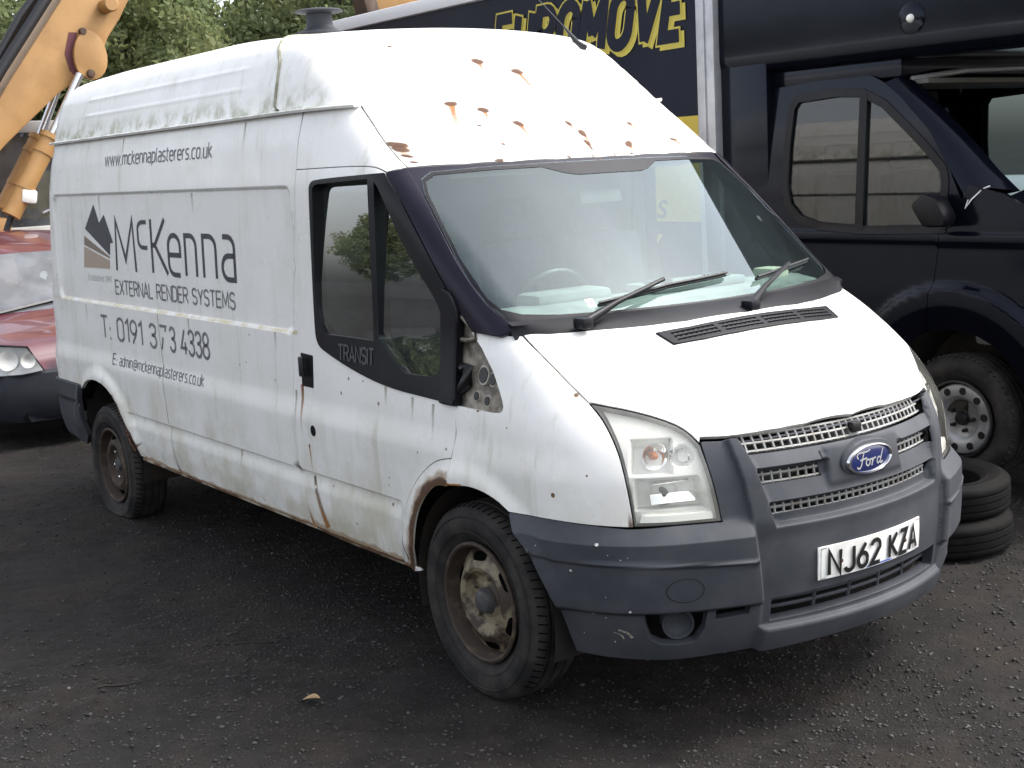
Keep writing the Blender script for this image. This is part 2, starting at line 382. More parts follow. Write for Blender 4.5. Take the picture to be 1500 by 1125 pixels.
OUT = {
'doorrear': [(-1.1869,1.9317),(-1.2133,1.6929),(-1.2328,1.569),(-1.2773,1.4797),(-1.2883,1.4033),(-1.2971,1.338),(-1.3051,1.2754),(-1.2811,1.2199),(-1.2889,1.1632),(-1.2956,1.1094),(-1.3023,1.0593),(-1.3088,1.0129),(-1.3128,0.9707),(-1.3069,0.9341),(-1.2991,0.901),(-1.297,0.8698),(-1.3001,0.8406),(-1.3015,0.8147),(-1.301,0.7878),(-1.2987,0.76),(-1.2946,0.7314),(-1.2886,0.7018),(-1.2832,0.6735),(-1.3063,0.6395),(-1.2926,0.6159),(-1.2776,0.5941),(-1.2675,0.5707),(-1.2607,0.5461),(-1.252,0.5216),(-1.243,0.4969),(-1.2374,0.4741),(-1.2325,0.4541),(-1.226,0.4336),(-1.2143,0.4019)],
'doorfront': [(-0.082,1.0703),(-0.0722,1.0127),(-0.0711,0.9812),(-0.0713,0.9574),(-0.0737,0.9293),(-0.0836,0.8798),(-0.1304,0.8707),(-0.1571,0.8638),(-0.1787,0.8562),(-0.2005,0.8468),(-0.2224,0.8356),(-0.2446,0.8224),(-0.2673,0.8071),(-0.2904,0.7896),(-0.3141,0.7699),(-0.3363,0.7488),(-0.3568,0.7262),(-0.3757,0.7022),(-0.3928,0.6768),(-0.4073,0.6521),(-0.4195,0.6283),(-0.4288,0.6055),(-0.4344,0.5839),(-0.4382,0.5601),(-0.441,0.5337),(-0.4464,0.4959),(-0.5098,0.4036)],
'doorbot': [(-1.2143,0.4019),(-1.0045,0.3929),(-0.5549,0.3932),(-0.5143,0.3958)],
'doortop': [(-1.1869,1.9317),(-0.9899,1.9326),(-0.8949,1.9329),(-0.8322,1.9327),(-0.78,1.9323),(-0.7379,1.9316),(-0.7015,1.9306),(-0.6728,1.9293),(-0.6507,1.9277),(-0.6338,1.9258),(-0.6186,1.9231),(-0.6046,1.9197),(-0.5886,1.9143),(-0.5619,1.9033)],
'black': [(-1.0808,1.6196),(-1.0794,1.7215),(-1.0779,1.7946),(-1.0764,1.8393),(-1.075,1.8558),(-1.0689,1.8688),(-1.058,1.8781),(-1.0419,1.8839),(-1.0203,1.8861),(-0.9814,1.8884),(-0.9258,1.8907),(-0.8543,1.8931),(-0.768,1.8955),(-0.697,1.8975),(-0.6425,1.8991),(-0.6024,1.9004),(-0.5612,1.9023),(-0.4902,1.8387),(-0.4545,1.8042),(-0.4272,1.7771),(-0.4011,1.7505),(-0.3762,1.7243),(-0.3495,1.6958),(-0.3212,1.665),(-0.2914,1.632),(-0.2604,1.5968),(-0.2326,1.5651),(-0.2079,1.5369),(-0.181,1.5068),(-0.1375,1.4589),(-0.1118,1.4285),(-0.1012,1.4092),(-0.0972,1.3908),(-0.0968,1.37),(-0.1001,1.3466),(-0.1024,1.3138),(-0.1017,1.2721),(-0.0955,1.2066),(-0.0773,1.0732),(-0.1699,1.0764),(-0.2292,1.0784),(-0.2856,1.0803),(-0.3499,1.0825),(-0.4225,1.0849),(-0.4935,1.0894),(-0.5626,1.0959),(-0.6297,1.1045),(-0.6944,1.1153),(-0.7557,1.1267),(-0.8133,1.1386),(-0.867,1.1511),(-0.9166,1.1642),(-0.9587,1.1759),(-0.9931,1.1861),(-1.0197,1.1947),(-1.0384,1.2018),(-1.0535,1.2119),(-1.0649,1.2252),(-1.0728,1.2415),(-1.0771,1.2609),(-1.0806,1.3086),(-1.0821,1.3846),(-1.0821,1.4885)],
'glass_rear': [(-1.0579,1.6088),(-1.0536,1.7151),(-1.0505,1.7899),(-1.0485,1.8337),(-1.0478,1.8467),(-1.0418,1.8567),(-1.0308,1.8637),(-1.0146,1.8676),(-0.9931,1.8685),(-0.9559,1.8699),(-0.9037,1.8717),(-0.8169,1.8747),(-0.6409,1.8805),(-0.6379,1.26),(-0.7729,1.261),(-0.846,1.2614),(-0.9004,1.2615),(-0.9512,1.2613),(-0.9984,1.261),(-1.0338,1.2956),(-1.0556,1.3656),(-1.0634,1.4703)],
'glass_front': [(-0.5973,1.8697),(-0.5742,1.849),(-0.4749,1.7137),(-0.4229,1.6447),(-0.3822,1.5961),(-0.3325,1.5435),(-0.2454,1.4592),(-0.2144,1.4243),(-0.2008,1.4021),(-0.1941,1.3808),(-0.191,1.3565),(-0.1909,1.3292),(-0.1896,1.3035),(-0.1877,1.2793),(-0.1854,1.2566),(-0.1831,1.2353),(-0.1836,1.2166),(-0.187,1.2003),(-0.1933,1.1866),(-0.2026,1.1753),(-0.2174,1.1666),(-0.2377,1.1604),(-0.2637,1.1568),(-0.2954,1.1558),(-0.3245,1.155),(-0.3508,1.1545),(-0.3743,1.1542),(-0.395,1.1542),(-0.4149,1.1564),(-0.4339,1.1608),(-0.452,1.1674),(-0.4692,1.1762),(-0.4876,1.1871),(-0.5071,1.2001),(-0.5332,1.2196),(-0.5818,1.2589),(-0.6008,1.2755)],
'arch_rearlip': [(-0.0935,0.7853),(-0.1323,0.7836),(-0.1553,0.7789),(-0.1756,0.7706),(-0.1973,0.7585),(-0.2206,0.7425),(-0.2426,0.7252),(-0.2632,0.7066),(-0.2825,0.6866),(-0.3005,0.6653),(-0.3167,0.6426),(-0.3314,0.6183),(-0.3443,0.5927),(-0.3552,0.5656),(-0.3648,0.5371),(-0.3735,0.5069),(-0.3935,0.4631),(-0.4507,0.3724)],
'seam_fa': [(-0.0836,0.8798),(-0.0935,0.7853)],
'fendarch': [(-0.0935,0.7853),(-0.0498,0.7916),(-0.0245,0.7948),(-0.0029,0.797),(0.0198,0.7988),(0.0436,0.8004),(0.0675,0.8008),(0.0915,0.7999),(0.1155,0.7977),(0.1394,0.7944),(0.1632,0.7897),(0.1869,0.7838),(0.2162,0.7745),(0.2675,0.7553)],
'fender': [(-1.5492,1.332),(-1.4469,1.328),(-1.316,1.327),(-1.2147,1.2735),(-1.1582,1.24),(-1.109,1.2087),(-1.0615,1.177),(-0.9944,1.1288),(-0.9645,1.1024),(-0.9517,1.0895),(-0.9421,1.0788),(-0.9331,1.0677),(-0.9246,1.0562),(-0.9162,1.0438),(-0.9079,1.0304),(-0.8998,1.0162),(-0.8919,1.001),(-0.8845,0.9844),(-0.8777,0.9665),(-0.8715,0.9471),(-0.8659,0.9263),(-0.8607,0.9054),(-0.8562,0.8841),(-0.8523,0.8624),(-0.8488,0.8405),(-0.8458,0.8202),(-0.8433,0.8015),(-0.8408,0.7806),(-0.8371,0.7459),(-0.9537,0.749),(-1.0199,0.751),(-1.0782,0.7523),(-1.1473,0.7511),(-1.2619,0.7501),(-1.3086,0.7745),(-1.3351,0.7838),(-1.3565,0.7897),(-1.378,0.7944),(-1.3997,0.7977),(-1.4214,0.7999),(-1.4431,0.8008),(-1.4647,0.8004),(-1.486,0.7988),(-1.5064,0.797),(-1.5256,0.7948),(-1.5481,0.7916),(-1.5865,0.7853),(-1.5808,0.8798),(-1.5681,0.9675),(-1.5837,1.0648),(-1.5723,1.0711),(-1.4843,1.0691),(-1.4265,1.069),(-1.3697,1.07),(-1.3361,1.0746),(-1.3246,1.0829),(-1.3222,1.0951),(-1.329,1.1115),(-1.3488,1.1408),(-1.3986,1.2051),(-1.4781,1.2804)],
'tri': [(-0.0734,1.0754),(-0.0994,1.2519),(-0.1016,1.3306),(-0.0959,1.3688),(-0.0887,1.3905),(-0.0803,1.3959),(-0.0615,1.3829),(-0.0324,1.352),(0.0057,1.3112),(0.056,1.2615),(0.1038,1.2151),(0.1474,1.1716),(0.1778,1.1356),(0.1941,1.1064),(0.1955,1.0866),(0.1822,1.0759),(0.1462,1.07),(0.0866,1.069),(0.0244,1.0702)],
'headlamp': [(-0.9891,1.1248),(-0.9645,1.1024),(-0.9517,1.0895),(-0.9421,1.0788),(-0.9331,1.0677),(-0.9246,1.0562),(-0.9162,1.0438),(-0.9079,1.0304),(-0.8998,1.0162),(-0.8919,1.001),(-0.8845,0.9844),(-0.8777,0.9665),(-0.8715,0.9471),(-0.8659,0.9263),(-0.8607,0.9054),(-0.8562,0.8841),(-0.8523,0.8624),(-0.8488,0.8405),(-0.8458,0.8202),(-0.8433,0.8015),(-0.8408,0.7806),(-0.8371,0.7459),(-0.7192,0.7467),(-0.5814,0.7456),(-0.5915,0.8107),(-0.5994,0.8518),(-0.6081,0.89),(-0.6186,0.9289),(-0.6375,0.9881),(-0.6654,1.0185),(-0.6873,1.0357),(-0.7124,1.0502),(-0.7471,1.0651),(-0.7913,1.0804),(-0.8382,1.0942),(-0.8874,1.1063),(-0.9312,1.1155)],
'bonnet_half': [(0.1887,-0.8316),(0.2396,-0.7622),(0.267,-0.7061),(0.2942,-0.645),(0.3235,-0.5774),(0.3546,-0.5029),(0.3824,-0.4222),(0.4169,-0.2882)],
'bonedge': [(0.1909,-0.8334),(0.288,-0.8363),(0.3437,-0.8352),(0.3933,-0.8328),(0.442,-0.8289),(0.5122,-0.8198)],
'hl_top_t': [(0.5179,-0.8189),(0.5628,-0.7789),(0.5956,-0.7485),(0.6314,-0.7145),(0.6652,-0.6826),(0.697,-0.653),(0.7226,-0.6303),(0.7425,-0.6152),(0.7618,-0.6035),(0.7891,-0.5903)],
'lip': [(0.7805,-0.581),(0.8068,-0.529),(0.8219,-0.4963),(0.8345,-0.4655),(0.8549,-0.4077),(0.8805,-0.3193),(0.9017,-0.2175),(0.9194,-0.0328)],
'hl_top': [(-0.9891,1.1248),(-0.9312,1.1155),(-0.8874,1.1063),(-0.8382,1.0942),(-0.7913,1.0804),(-0.7471,1.0651),(-0.7124,1.0502),(-0.6873,1.0357),(-0.6654,1.0185),(-0.6375,0.9881)],
'hl_in': [(-0.6375,0.9881),(-0.6186,0.9289),(-0.6081,0.89),(-0.5994,0.8518),(-0.5915,0.8107),(-0.5814,0.7456)],
'lip_w': [(-0.636,1.0077),(-0.5783,1.0044),(-0.542,1.0034),(-0.5084,1.0034),(-0.4457,1.0052),(-0.3495,1.0079),(-0.2385,1.0109),(-0.036,1.0138)],
'hl_bot': [(-0.8371,0.7459),(-0.7192,0.7467),(-0.5814,0.7456)],
'fendbot': [(-1.2619,0.7501),(-1.1473,0.7511),(-1.0782,0.7523),(-1.0199,0.751),(-0.9537,0.749),(-0.8448,0.7415)],
'pillar_out': [(-0.9975,1.9033),(-0.9443,1.8392),(-0.9187,1.8044),(-0.8999,1.7772),(-0.8825,1.7505),(-0.8663,1.7243),(-0.8494,1.6958),(-0.8319,1.665),(-0.814,1.632),(-0.7957,1.5968),(-0.7797,1.5651),(-0.7657,1.5369),(-0.7534,1.5121),(-0.7427,1.4908),(-0.7328,1.4704),(-0.7236,1.4509),(-0.7152,1.4325),(-0.7074,1.4149),(-0.7,1.3985),(-0.693,1.3832),(-0.6846,1.3657),(-0.6705,1.3362)],
'pillar_in': [(-0.9306,1.9143),(-0.8995,1.8818),(-0.8783,1.8568),(-0.8565,1.8287),(-0.8319,1.7939),(-0.8052,1.7528),(-0.7814,1.7133),(-0.7601,1.6753),(-0.7409,1.6389),(-0.7236,1.6038),(-0.7067,1.5705),(-0.6901,1.5389),(-0.6738,1.509),(-0.6576,1.4808),(-0.6443,1.4579),(-0.6335,1.44),(-0.6251,1.4273),(-0.6187,1.4195),(-0.6107,1.4102),(-0.6012,1.3994),(-0.5871,1.3838),(-0.56,1.353)],
'glass': [(-0.8321,1.353),(-0.8527,1.3941),(-0.8612,1.4156),(-0.8656,1.4312),(-0.8679,1.4668),(-0.8682,1.5232),(-0.8633,1.5864),(-0.8518,1.6565),(-0.8367,1.7324),(-0.8174,1.8146),(-0.8003,1.8614),(-0.7863,1.871),(-0.7653,1.8783),(-0.7371,1.8833),(-0.6577,1.8881),(-0.522,1.8928),(-0.3448,1.8953),(0.0157,1.8955)],
'clear_bot': [(-0.8678,1.439),(-0.8597,1.4185),(-0.8484,1.408),(-0.8295,1.4002),(-0.7928,1.3936),(-0.7392,1.3882),(-0.6712,1.3844),(-0.5875,1.3819),(-0.4993,1.3806),(-0.4058,1.3804),(-0.3215,1.3804),(-0.2095,1.3807)],
'wstop': [(-0.8049,1.9169),(-0.4313,1.9186),(-0.1898,1.9184)],
'cowl3': [(-0.9001,1.3322),(-0.895,1.3316),(-0.8814,1.3317),(-0.8517,1.3307),(-0.8065,1.3289),(-0.7517,1.3276),(-0.6915,1.327),(-0.6256,1.3268),(-0.5519,1.3259),(-0.4697,1.3241),(-0.3807,1.3232),(-0.2335,1.3228)],
'capseam': [(-0.8627,2.1857),(-0.5224,1.9169)],
'gutter': [(-4.2738,2.1773),(-2.1533,2.1705),(-1.4108,2.1815),(-0.8577,2.1801)],
'gut2': [(-1.1911,2.1681),(-1.1869,1.9317)],
'roofseam': [(-1.6129,-0.669),(-1.4673,-0.7835),(-1.4446,-0.8588),(-1.4303,-0.951)],
'reararch': [(-3.2543,0.4152),(-3.2658,0.4863),(-3.3007,0.5346),(-3.3534,0.5864),(-3.404,0.6387),(-3.4511,0.6917),(-3.51,0.734),(-3.5808,0.7656),(-3.657,0.7862),(-3.7388,0.7954),(-3.8141,0.7956),(-3.8839,0.7865),(-3.945,0.7686),(-3.9935,0.7423),(-4.0315,0.7195),(-4.0693,0.6913)],
'sill': [(-3.2543,0.4152),(-2.9566,0.4018),(-2.6805,0.3989),(-1.9333,0.3981),(-1.2143,0.4019)],
'rbump_top': [(-4.0669,0.7321)],
'rbump_mid': [(-4.0817,0.6189)],
'rbump_bot': [(-4.3235,0.3669)],
'midseam': [(-2.8541,1.0905),(-2.7852,0.9355),(-2.7444,0.8419),(-2.7466,0.7511),(-2.7447,0.6785),(-2.7654,0.6193),(-2.738,0.5694),(-2.736,0.5144),(-2.7263,0.4644),(-2.6891,0.3993)],
'url': [(-3.4493,2.0095),(-2.0301,2.0112),(-2.0418,2.0793),(-3.4561,2.0624)],
'mck': [(-3.397,1.4421),(-1.8615,1.449),(-1.8386,1.646),(-3.3385,1.72)],
'ext': [(-3.4325,1.3121),(-1.8801,1.311),(-1.8701,1.3857),(-3.4174,1.3874)],
'tel': [(-3.6768,1.0536),(-2.185,1.0553),(-2.1628,1.1771),(-3.6455,1.1778)],
'eml': [(-3.4969,0.9159),(-2.2504,0.9113),(-2.2612,0.955),(-3.5101,0.9722)],
'est': [(-3.9465,1.3239),(-3.5354,1.3264),(-3.5307,1.3496),(-3.9411,1.3481)],
'm1': [(-3.8614,1.6669),(-3.6933,1.8047),(-3.6198,1.7017),(-3.5363,1.7475),(-3.4177,1.5937),(-3.4668,1.5892),(-3.4804,1.522)],
'm2': [(-3.8834,1.6259),(-3.4862,1.515),(-3.4883,1.5047),(-3.8948,1.5741)],
'm3': [(-3.897,1.5642),(-3.4905,1.4937),(-3.4998,1.4478),(-3.9237,1.4433)],
'handle': [(-1.2184,1.1699),(-1.1118,1.1649),(-1.1198,1.0231),(-1.2216,1.024)],
'lock': [(-1.1205,0.8455)],
'trn': [(-0.9008,1.1609),(-0.6221,1.1391),(-0.6258,1.2262),(-0.8983,1.2303)],
'arcdirt': [(-0.1145,0.7775)],
'roofrust': [(-1.0887,-0.5477),(-0.9291,-0.2325),(-0.8547,-0.0228),(-0.7224,-0.7024),(-0.66,-0.6063),(-0.5639,-0.5189),(-0.5406,0.0009),(-0.4872,0.0765),(-0.4371,0.0291),(-0.4087,0.0204),(-0.5627,0.7067),(-0.4347,0.6472),(-0.5175,1.0008),(-0.5901,-0.7657),(-0.4849,-0.8312),(-0.4094,-0.4456),(-0.4165,-0.903),(-0.5246,-1.1779)],
'rust2': [(-0.6196,2.0043),(-0.5538,1.9433)],
'blackfront': [(-0.5619,1.9033),(-0.4904,1.8392),(-0.4546,1.8044),(-0.4273,1.7772),(-0.4011,1.7505),(-0.3762,1.7243),(-0.3495,1.6958),(-0.3212,1.665),(-0.2914,1.632),(-0.2604,1.5968),(-0.2326,1.5651),(-0.2079,1.5369),(-0.181,1.5068),(-0.1375,1.4589),(-0.1118,1.4285),(-0.101,1.4092),(-0.0964,1.3909),(-0.0953,1.3701),(-0.0976,1.3467),(-0.0994,1.314),(-0.0987,1.2723),(-0.0933,1.2068),(-0.0773,1.0732)],
'archdoor': [(-0.0836,0.8798),(-0.1304,0.8707),(-0.1571,0.8638),(-0.1787,0.8562),(-0.2005,0.8468),(-0.2224,0.8356),(-0.2446,0.8224),(-0.2673,0.8071),(-0.2904,0.7896),(-0.3141,0.7699),(-0.3363,0.7488),(-0.3568,0.7262),(-0.3757,0.7022),(-0.3928,0.6768),(-0.4073,0.6521),(-0.4195,0.6283),(-0.4288,0.6055),(-0.4344,0.5839),(-0.4382,0.5601),(-0.441,0.5337),(-0.4464,0.4959),(-0.5098,0.4036)],
'mirbase': [(-0.161,1.4775),(-0.1311,1.464),(-0.111,1.443),(-0.0906,1.4099),(-0.0848,1.3688),(-0.0924,1.3196),(-0.0907,1.2405),(-0.0696,1.0782),(-0.1555,1.0785),(-0.1625,1.164),(-0.1708,1.2347),(-0.1774,1.3202),(-0.1721,1.3922)]}
# ---------------- skin panels ----------------
def fn_cab(x, y, z): return f_cab(x, y, z)
def fn_nose(x, y, z): return f_nose(x, y, z)
def in_poly(Q, poly):
    poly = np.asarray(poly); x, y = Q[:, 0], Q[:, 1]; c = np.zeros(len(Q), bool)
    x1, y1 = poly[:, 0], poly[:, 1]; x2, y2 = np.roll(x1, -1), np.roll(y1, -1)
    for a, b, d, e in zip(x1, y1, x2, y2):
        if b == e: continue
        k = (b > y) != (e > y)
        c ^= k & (x < (d-a)*(y-b)/(e-b)+a)
    return c
def seg_dist(Q, poly, closed=True):
    P = np.asarray(poly); A = P; B = np.roll(P, -1, 0)
    if not closed: A, B = P[:-1], P[1:]
    d = np.full(len(Q), 9.)
    for a, b in zip(A, B):
        ab = b-a; L = ab@ab
        if L < 1e-14: continue
        t = np.clip(((Q-a)@ab)/L, 0, 1); d = np.minimum(d, np.linalg.norm(Q-a-t[:, None]*ab, axis=1))
    return d
def resample(pl, step, closed=True):
    P = [np.array(p, float) for p in pl]; o = []
    n = len(P)
    for i in range(n if closed else n-1):
        a, b = P[i], P[(i+1) % n]; k = max(1, int(math.ceil(np.linalg.norm(b-a)/step)))
        for j in range(k): o.append(a+(b-a)*j/k)
    if not closed: o.append(P[-1])
    return np.array(o)
def area(p): p = np.asarray(p); return .5*np.sum(p[:, 0]*np.roll(p[:, 1], -1)-np.roll(p[:, 0], -1)*p[:, 1])
def inset(poly, d):
    P = np.asarray(poly, float)
    keep = np.linalg.norm(P-np.roll(P, 1, 0), axis=1) > 1e-5; P = P[keep]
    if d == 0: return P
    s = 1 if area(P) > 0 else -1
    e0 = P-np.roll(P, 1, 0); e1 = np.roll(P, -1, 0)-P
    e0 /= np.linalg.norm(e0, axis=1)[:, None]; e1 /= np.linalg.norm(e1, axis=1)[:, None]
    n = np.stack([-(e0[:, 1]+e1[:, 1]), e0[:, 0]+e1[:, 0]], 1)*s
    L = np.linalg.norm(n, axis=1)[:, None]; n = n/np.maximum(L, .3)
    return P+n*d*np.minimum(2/np.maximum(L, .8), 1.6)/1.0
def skin_frame(dom, q, fn, off=0.0, disp=None, e=.0012):
    q = np.asarray(q, float)
    P0, t = chart_pos(dom, q, fn, off, want_t=True)
    ref = skin_normal(P0, fn)
    def at(qq):
        P = chart_pos(dom, qq, fn, off, t0=t)
        return P if disp is None else P+ref*disp(qq, P)[:, None]
    P = P0 if disp is None else P0+ref*disp(q, P0)[:, None]
    n = np.cross(at(q+[e, 0])-at(q-[e, 0]), at(q+[0, e])-at(q-[0, e])); n /= np.maximum(np.linalg.norm(n, axis=1)[:, None], 1e-12)
    s = np.sign(np.sum(n*ref, 1)); s[s == 0] = 1
    return P, n*s[:, None]
def grid_pts(poly, h, us=None, vs=None):
    P = np.asarray(poly); lo, hi = P.min(0), P.max(0)
    U = np.arange(lo[0]+h/2, hi[0], h) if us is None else np.array(us)
    Vv = np.arange(lo[1]+h/2, hi[1], h) if vs is None else np.array(vs)
    g = np.stack(np.meshgrid(U, Vv), -1).reshape(-1, 2)
    return g
def panel_mesh(dom, outline, fn, holes=(), h=.035, gap=.0022, flange=.016, off=0.0, disp=None, us=None, vs=None, feats=(), lip=.0016, edge=None):
    out = inset(outline, gap); out = resample(out, edge or h)
    hs_ = [resample(inset(hh, -gap if gap else 0), edge or h) for hh in holes]
    g = grid_pts(out, h, us, vs)
    g = g[in_poly(g, out)]
    for hh in hs_: g = g[~in_poly(g, hh)]
    for loop in [out]+hs_: g = g[seg_dist(g, loop) > .33*h]
    verts = []; edges = []
    for loop in [out]+hs_:
        n0 = len(verts); verts += [Vector(map(float, p)) for p in loop]; m = len(loop)
        edges += [(n0+i, n0+(i+1) % m) for i in range(m)]
    for f_ in feats:
        fp = resample(f_, h, False); k = in_poly(fp, out) & (seg_dist(fp, out) > .004)
        for hh in hs_: k &= ~in_poly(fp, hh) & (seg_dist(fp, hh) > .004)
        idx = None
        for p, kk in zip(fp, k):
            if not kk: idx = None; continue
            verts.append(Vector(map(float, p)))
            if idx is not None: edges.append((idx, len(verts)-1))
            idx = len(verts)-1
    verts += [Vector(map(float, p)) for p in g]
    v2, e2, f2, _, _, _ = delaunay_2d_cdt(verts, edges, [], 0, 1e-6)
    Q = np.array([tuple(v) for v in v2]); T = np.array([f[:3] for f in f2 if len(f) == 3])
    c = Q[T].mean(1); k = in_poly(c, out)
    for hh in hs_: k &= ~in_poly(c, hh)
    T = T[k]
    used = np.unique(T); mp_ = -np.ones(len(Q), int); mp_[used] = np.arange(len(used)); Q = Q[used]; T = mp_[T]
    P, n = dom.frame(Q) if hasattr(dom, 'frame') else skin_frame(dom, Q, fn, off, disp)
    # orient the triangles with the skin
    fn_ = np.cross(P[T[:, 1]]-P[T[:, 0]], P[T[:, 2]]-P[T[:, 0]])
    flip = np.sum(fn_*n[T[:, 0]], 1) < 0
    T[flip] = T[flip][:, [0, 2, 1]]
    V = [p for p in P]; NN = [a for a in n]; F = [tuple(t) for t in T]
    if flange:
        cnt = {}
        for t in T:
            for a, b in ((t[0], t[1]), (t[1], t[2]), (t[2], t[0])):
                if (b, a) in cnt: del cnt[(b, a)]
                else: cnt[(a, b)] = 1
        acc = {}
        for (a, b) in cnt:
            o = np.cross(P[b]-P[a], n[a]); L = np.linalg.norm(o)
            if L < 1e-9: continue
            for i in (a, b): acc[i] = acc.get(i, 0)+o/L
        ia, ib = {}, {}
        for i, o in acc.items():
            o = o/max(np.linalg.norm(o), 1e-9)
            ia[i] = len(V); V.append(P[i]+o*lip-n[i]*lip); NN.append(o)
            ib[i] = len(V); V.append(P[i]+o*lip-n[i]*flange); NN.append(o)
        for (a, b) in cnt:
            if a in ia and b in ia:
                F.append((b, a, ia[a], ia[b])); F.append((ia[b], ia[a], ib[a], ib[b]))
    return np.array(V), F, np.array(NN)
def panel(name, dom, outline, fn, mat, parent, mirror=True, **kw):
    V, F, n = panel_mesh(dom, outline, fn, **kw)
    o = obj(name, V, F, mat, parent, normals=n)
    if mirror: mirrored(o, V, F, n, mat, parent)
    return o
def mirrored(o, V, F, n, mat, parent):
    V2 = np.array(V)*[1, -1, 1]; n2 = None if n is None else np.array(n)*[1, -1, 1]
    return obj(o.name.split('.')[0], V2, [tuple(f)[::-1] for f in F], mat, parent, normals=n2)
def conv(src, dst, q, fn_src, off=0):
    return chart_uv(dst, chart_pos(src, np.array(q, float), fn_src, off))
# flat print laid on the skin: strokes in (u,v) metres
def stroke_quads(pl, w, closed=False):
    P = np.array(pl, float); P = P[np.concatenate([[True], np.linalg.norm(np.diff(P, axis=0), axis=1) > 1e-5])]; n = len(P)
    if n < 2: return [], []
    d = np.zeros_like(P)
    seg = (np.roll(P, -1, 0)-P); 
    V = []; F = []
    for i in range(n):
        if closed: a, b = P[i]-P[i-1], P[(i+1) % n]-P[i]
        else:
            a = P[i]-P[i-1] if i > 0 else P[1]-P[0]; b = P[i+1]-P[i] if i < n-1 else P[i]-P[i-1]
        a = a/max(np.linalg.norm(a), 1e-9); b = b/max(np.linalg.norm(b), 1e-9)
        t = a+b; L = np.linalg.norm(t); t = t/max(L, 1e-9) if L > .2 else a
        nn = np.array([-t[1], t[0]]); k = 1/max(np.dot(nn, [-a[1], a[0]]), .45)
        V += [P[i]+nn*w/2*k, P[i]-nn*w/2*k]
    m = n if closed else n-1
    for i in range(m):
        j = (i+1) % n; F.append((2*i, 2*i+1, 2*j+1, 2*j))
    return V, F
def arc(cx, cy, rx, ry, a0, a1, n=8):
    return [(cx+rx*math.cos(R(a0+(a1-a0)*i/n)), cy+ry*math.sin(R(a0+(a1-a0)*i/n))) for i in range(n+1)]
def _glyphs():
    G = {}
    X = .72  # x-height
    def bowl(w, h, y0=0, r=.22): # rounded box, counter-clockwise from the right middle
        r = min(r, w/2)
        return arc(w-r, y0+h-r, r, r, 0, 90, 5)+arc(r, y0+h-r, r, r, 90, 180, 5)+arc(r, y0+r, r, r, 180, 270, 5)+arc(w-r, y0+r, r, r, 270, 360, 5)
    G['E'] = (.42, [[(.42, 1), (0, 1), (0, 0), (.42, 0)], [(0, .52), (.38, .52)]])
    G['X'] = (.46, [[(0, 0), (.46, 1)], [(0, 1), (.46, 0)]])
    G['T'] = (.46, [[(0, 1), (.46, 1)], [(.23, 1), (.23, 0)]])
    G['R'] = (.44, [[(0, 0), (0, 1), (.24, 1)]+arc(.24, .75, .20, .25, 90, -90, 8)+[(0, .5)], [(.22, .5), (.45, 0)]])
    G['N'] = (.46, [[(0, 0), (0, 1), (.46, 0), (.46, 1)]])
    G['A'] = (.48, [[(0, 0), (.24, 1), (.48, 0)], [(.09, .3), (.39, .3)]])
    G['L'] = (.38, [[(0, 1), (0, 0), (.38, 0)]])
    G['D'] = (.46, [[(0, 0), (0, 1), (.2, 1)]+arc(.2, .74, .26, .26, 90, 0, 6)+arc(.2, .26, .26, .26, 0, -90, 6)+[(0, 0)]])
    G['S'] = (.44, [arc(.22, .76, .22, .24, 20, 180, 8)+arc(.22, .74, .22, .24, 180, 262, 4)+arc(.22, .26, .22, .25, 82, 0, 4)+arc(.22, .24, .22, .24, 0, -160, 8)])
    G['Y'] = (.46, [[(0, 1), (.23, .45), (.46, 1)], [(.23, .45), (.23, 0)]])
    G['M'] = (.56, [[(0, 0), (.04, 1), (.28, .22), (.52, 1), (.56, 0)]])
    G['K'] = (.46, [[(0, 0), (0, 1)], [(.43, 1), (.10, .52), (.46, 0)], [(0, .52), (.10, .52)]])
    G['J'] = (.38, [[(.38, 1), (.38, .25)]+arc(.19, .22, .19, .22, 0, -170, 8)])
    G['Z'] = (.44, [[(0, 1), (.44, 1), (0, 0), (.44, 0)]])
    G['I'] = (.02, [[(0, 0), (0, 1)]])
    G['0'] = (.44, [bowl(.44, 1)+[(.44, .78)]])
    G['1'] = (.2, [[(0, .82), (.2, 1), (.2, 0)]])
    G['2'] = (.42, [arc(.21, .76, .21, .24, 170, 0, 8)+[(.42, .66), (0, 0), (.43, 0)]])
    G['3'] = (.42, [arc(.21, .77, .2, .23, 165, -70, 9)+[(.14, .53)], [(.14, .53)]+arc(.21, .265, .21, .265, 75, -165, 10)])
    G['4'] = (.46, [[(.30, 1), (0, .24), (.46, .24)], [(.33, .5), (.33, 0)]])
    G['6'] = (.43, [[(.34, 1), (.05, .48)], arc(.215, .3, .215, .3, 0, 360, 16)])
    G['7'] = (.42, [[(0, 1), (.42, 1), (.12, 0)]])
    G['~'] = (.42, [[(.08, 1), (.42, 1), (.36, .78)], [(.24, .52), (.12, 0)]])
    G['8'] = (.44, [arc(.22, .76, .19, .24, 270, -90, 14), arc(.22, .26, .22, .26, 90, 450, 14)])
    G['9'] = (.43, [arc(.215, .7, .215, .3, 0, 360, 16), [(.43, .7), (.36, .4), (.12, 0)]])
    G[':'] = (.06, [[(0, 0), (.06, 0)], [(0, .45), (.06, .45)]])
    G['.'] = (.06, [[(0, 0), (.07, 0)]])
    G[' '] = (.22, [])
    G['w'] = (.62, [[(0, X), (.15, 0), (.31, X), (.47, 0), (.62, X)]])
    G['m'] = (.64, [[(0, 0), (0, X)], [(0, X-.16)]+arc(.16, X-.16, .16, .16, 180, 0, 6)+[(.32, 0)], [(.32, X-.16)]+arc(.48, X-.16, .16, .16, 180, 0, 6)+[(.64, 0)]])
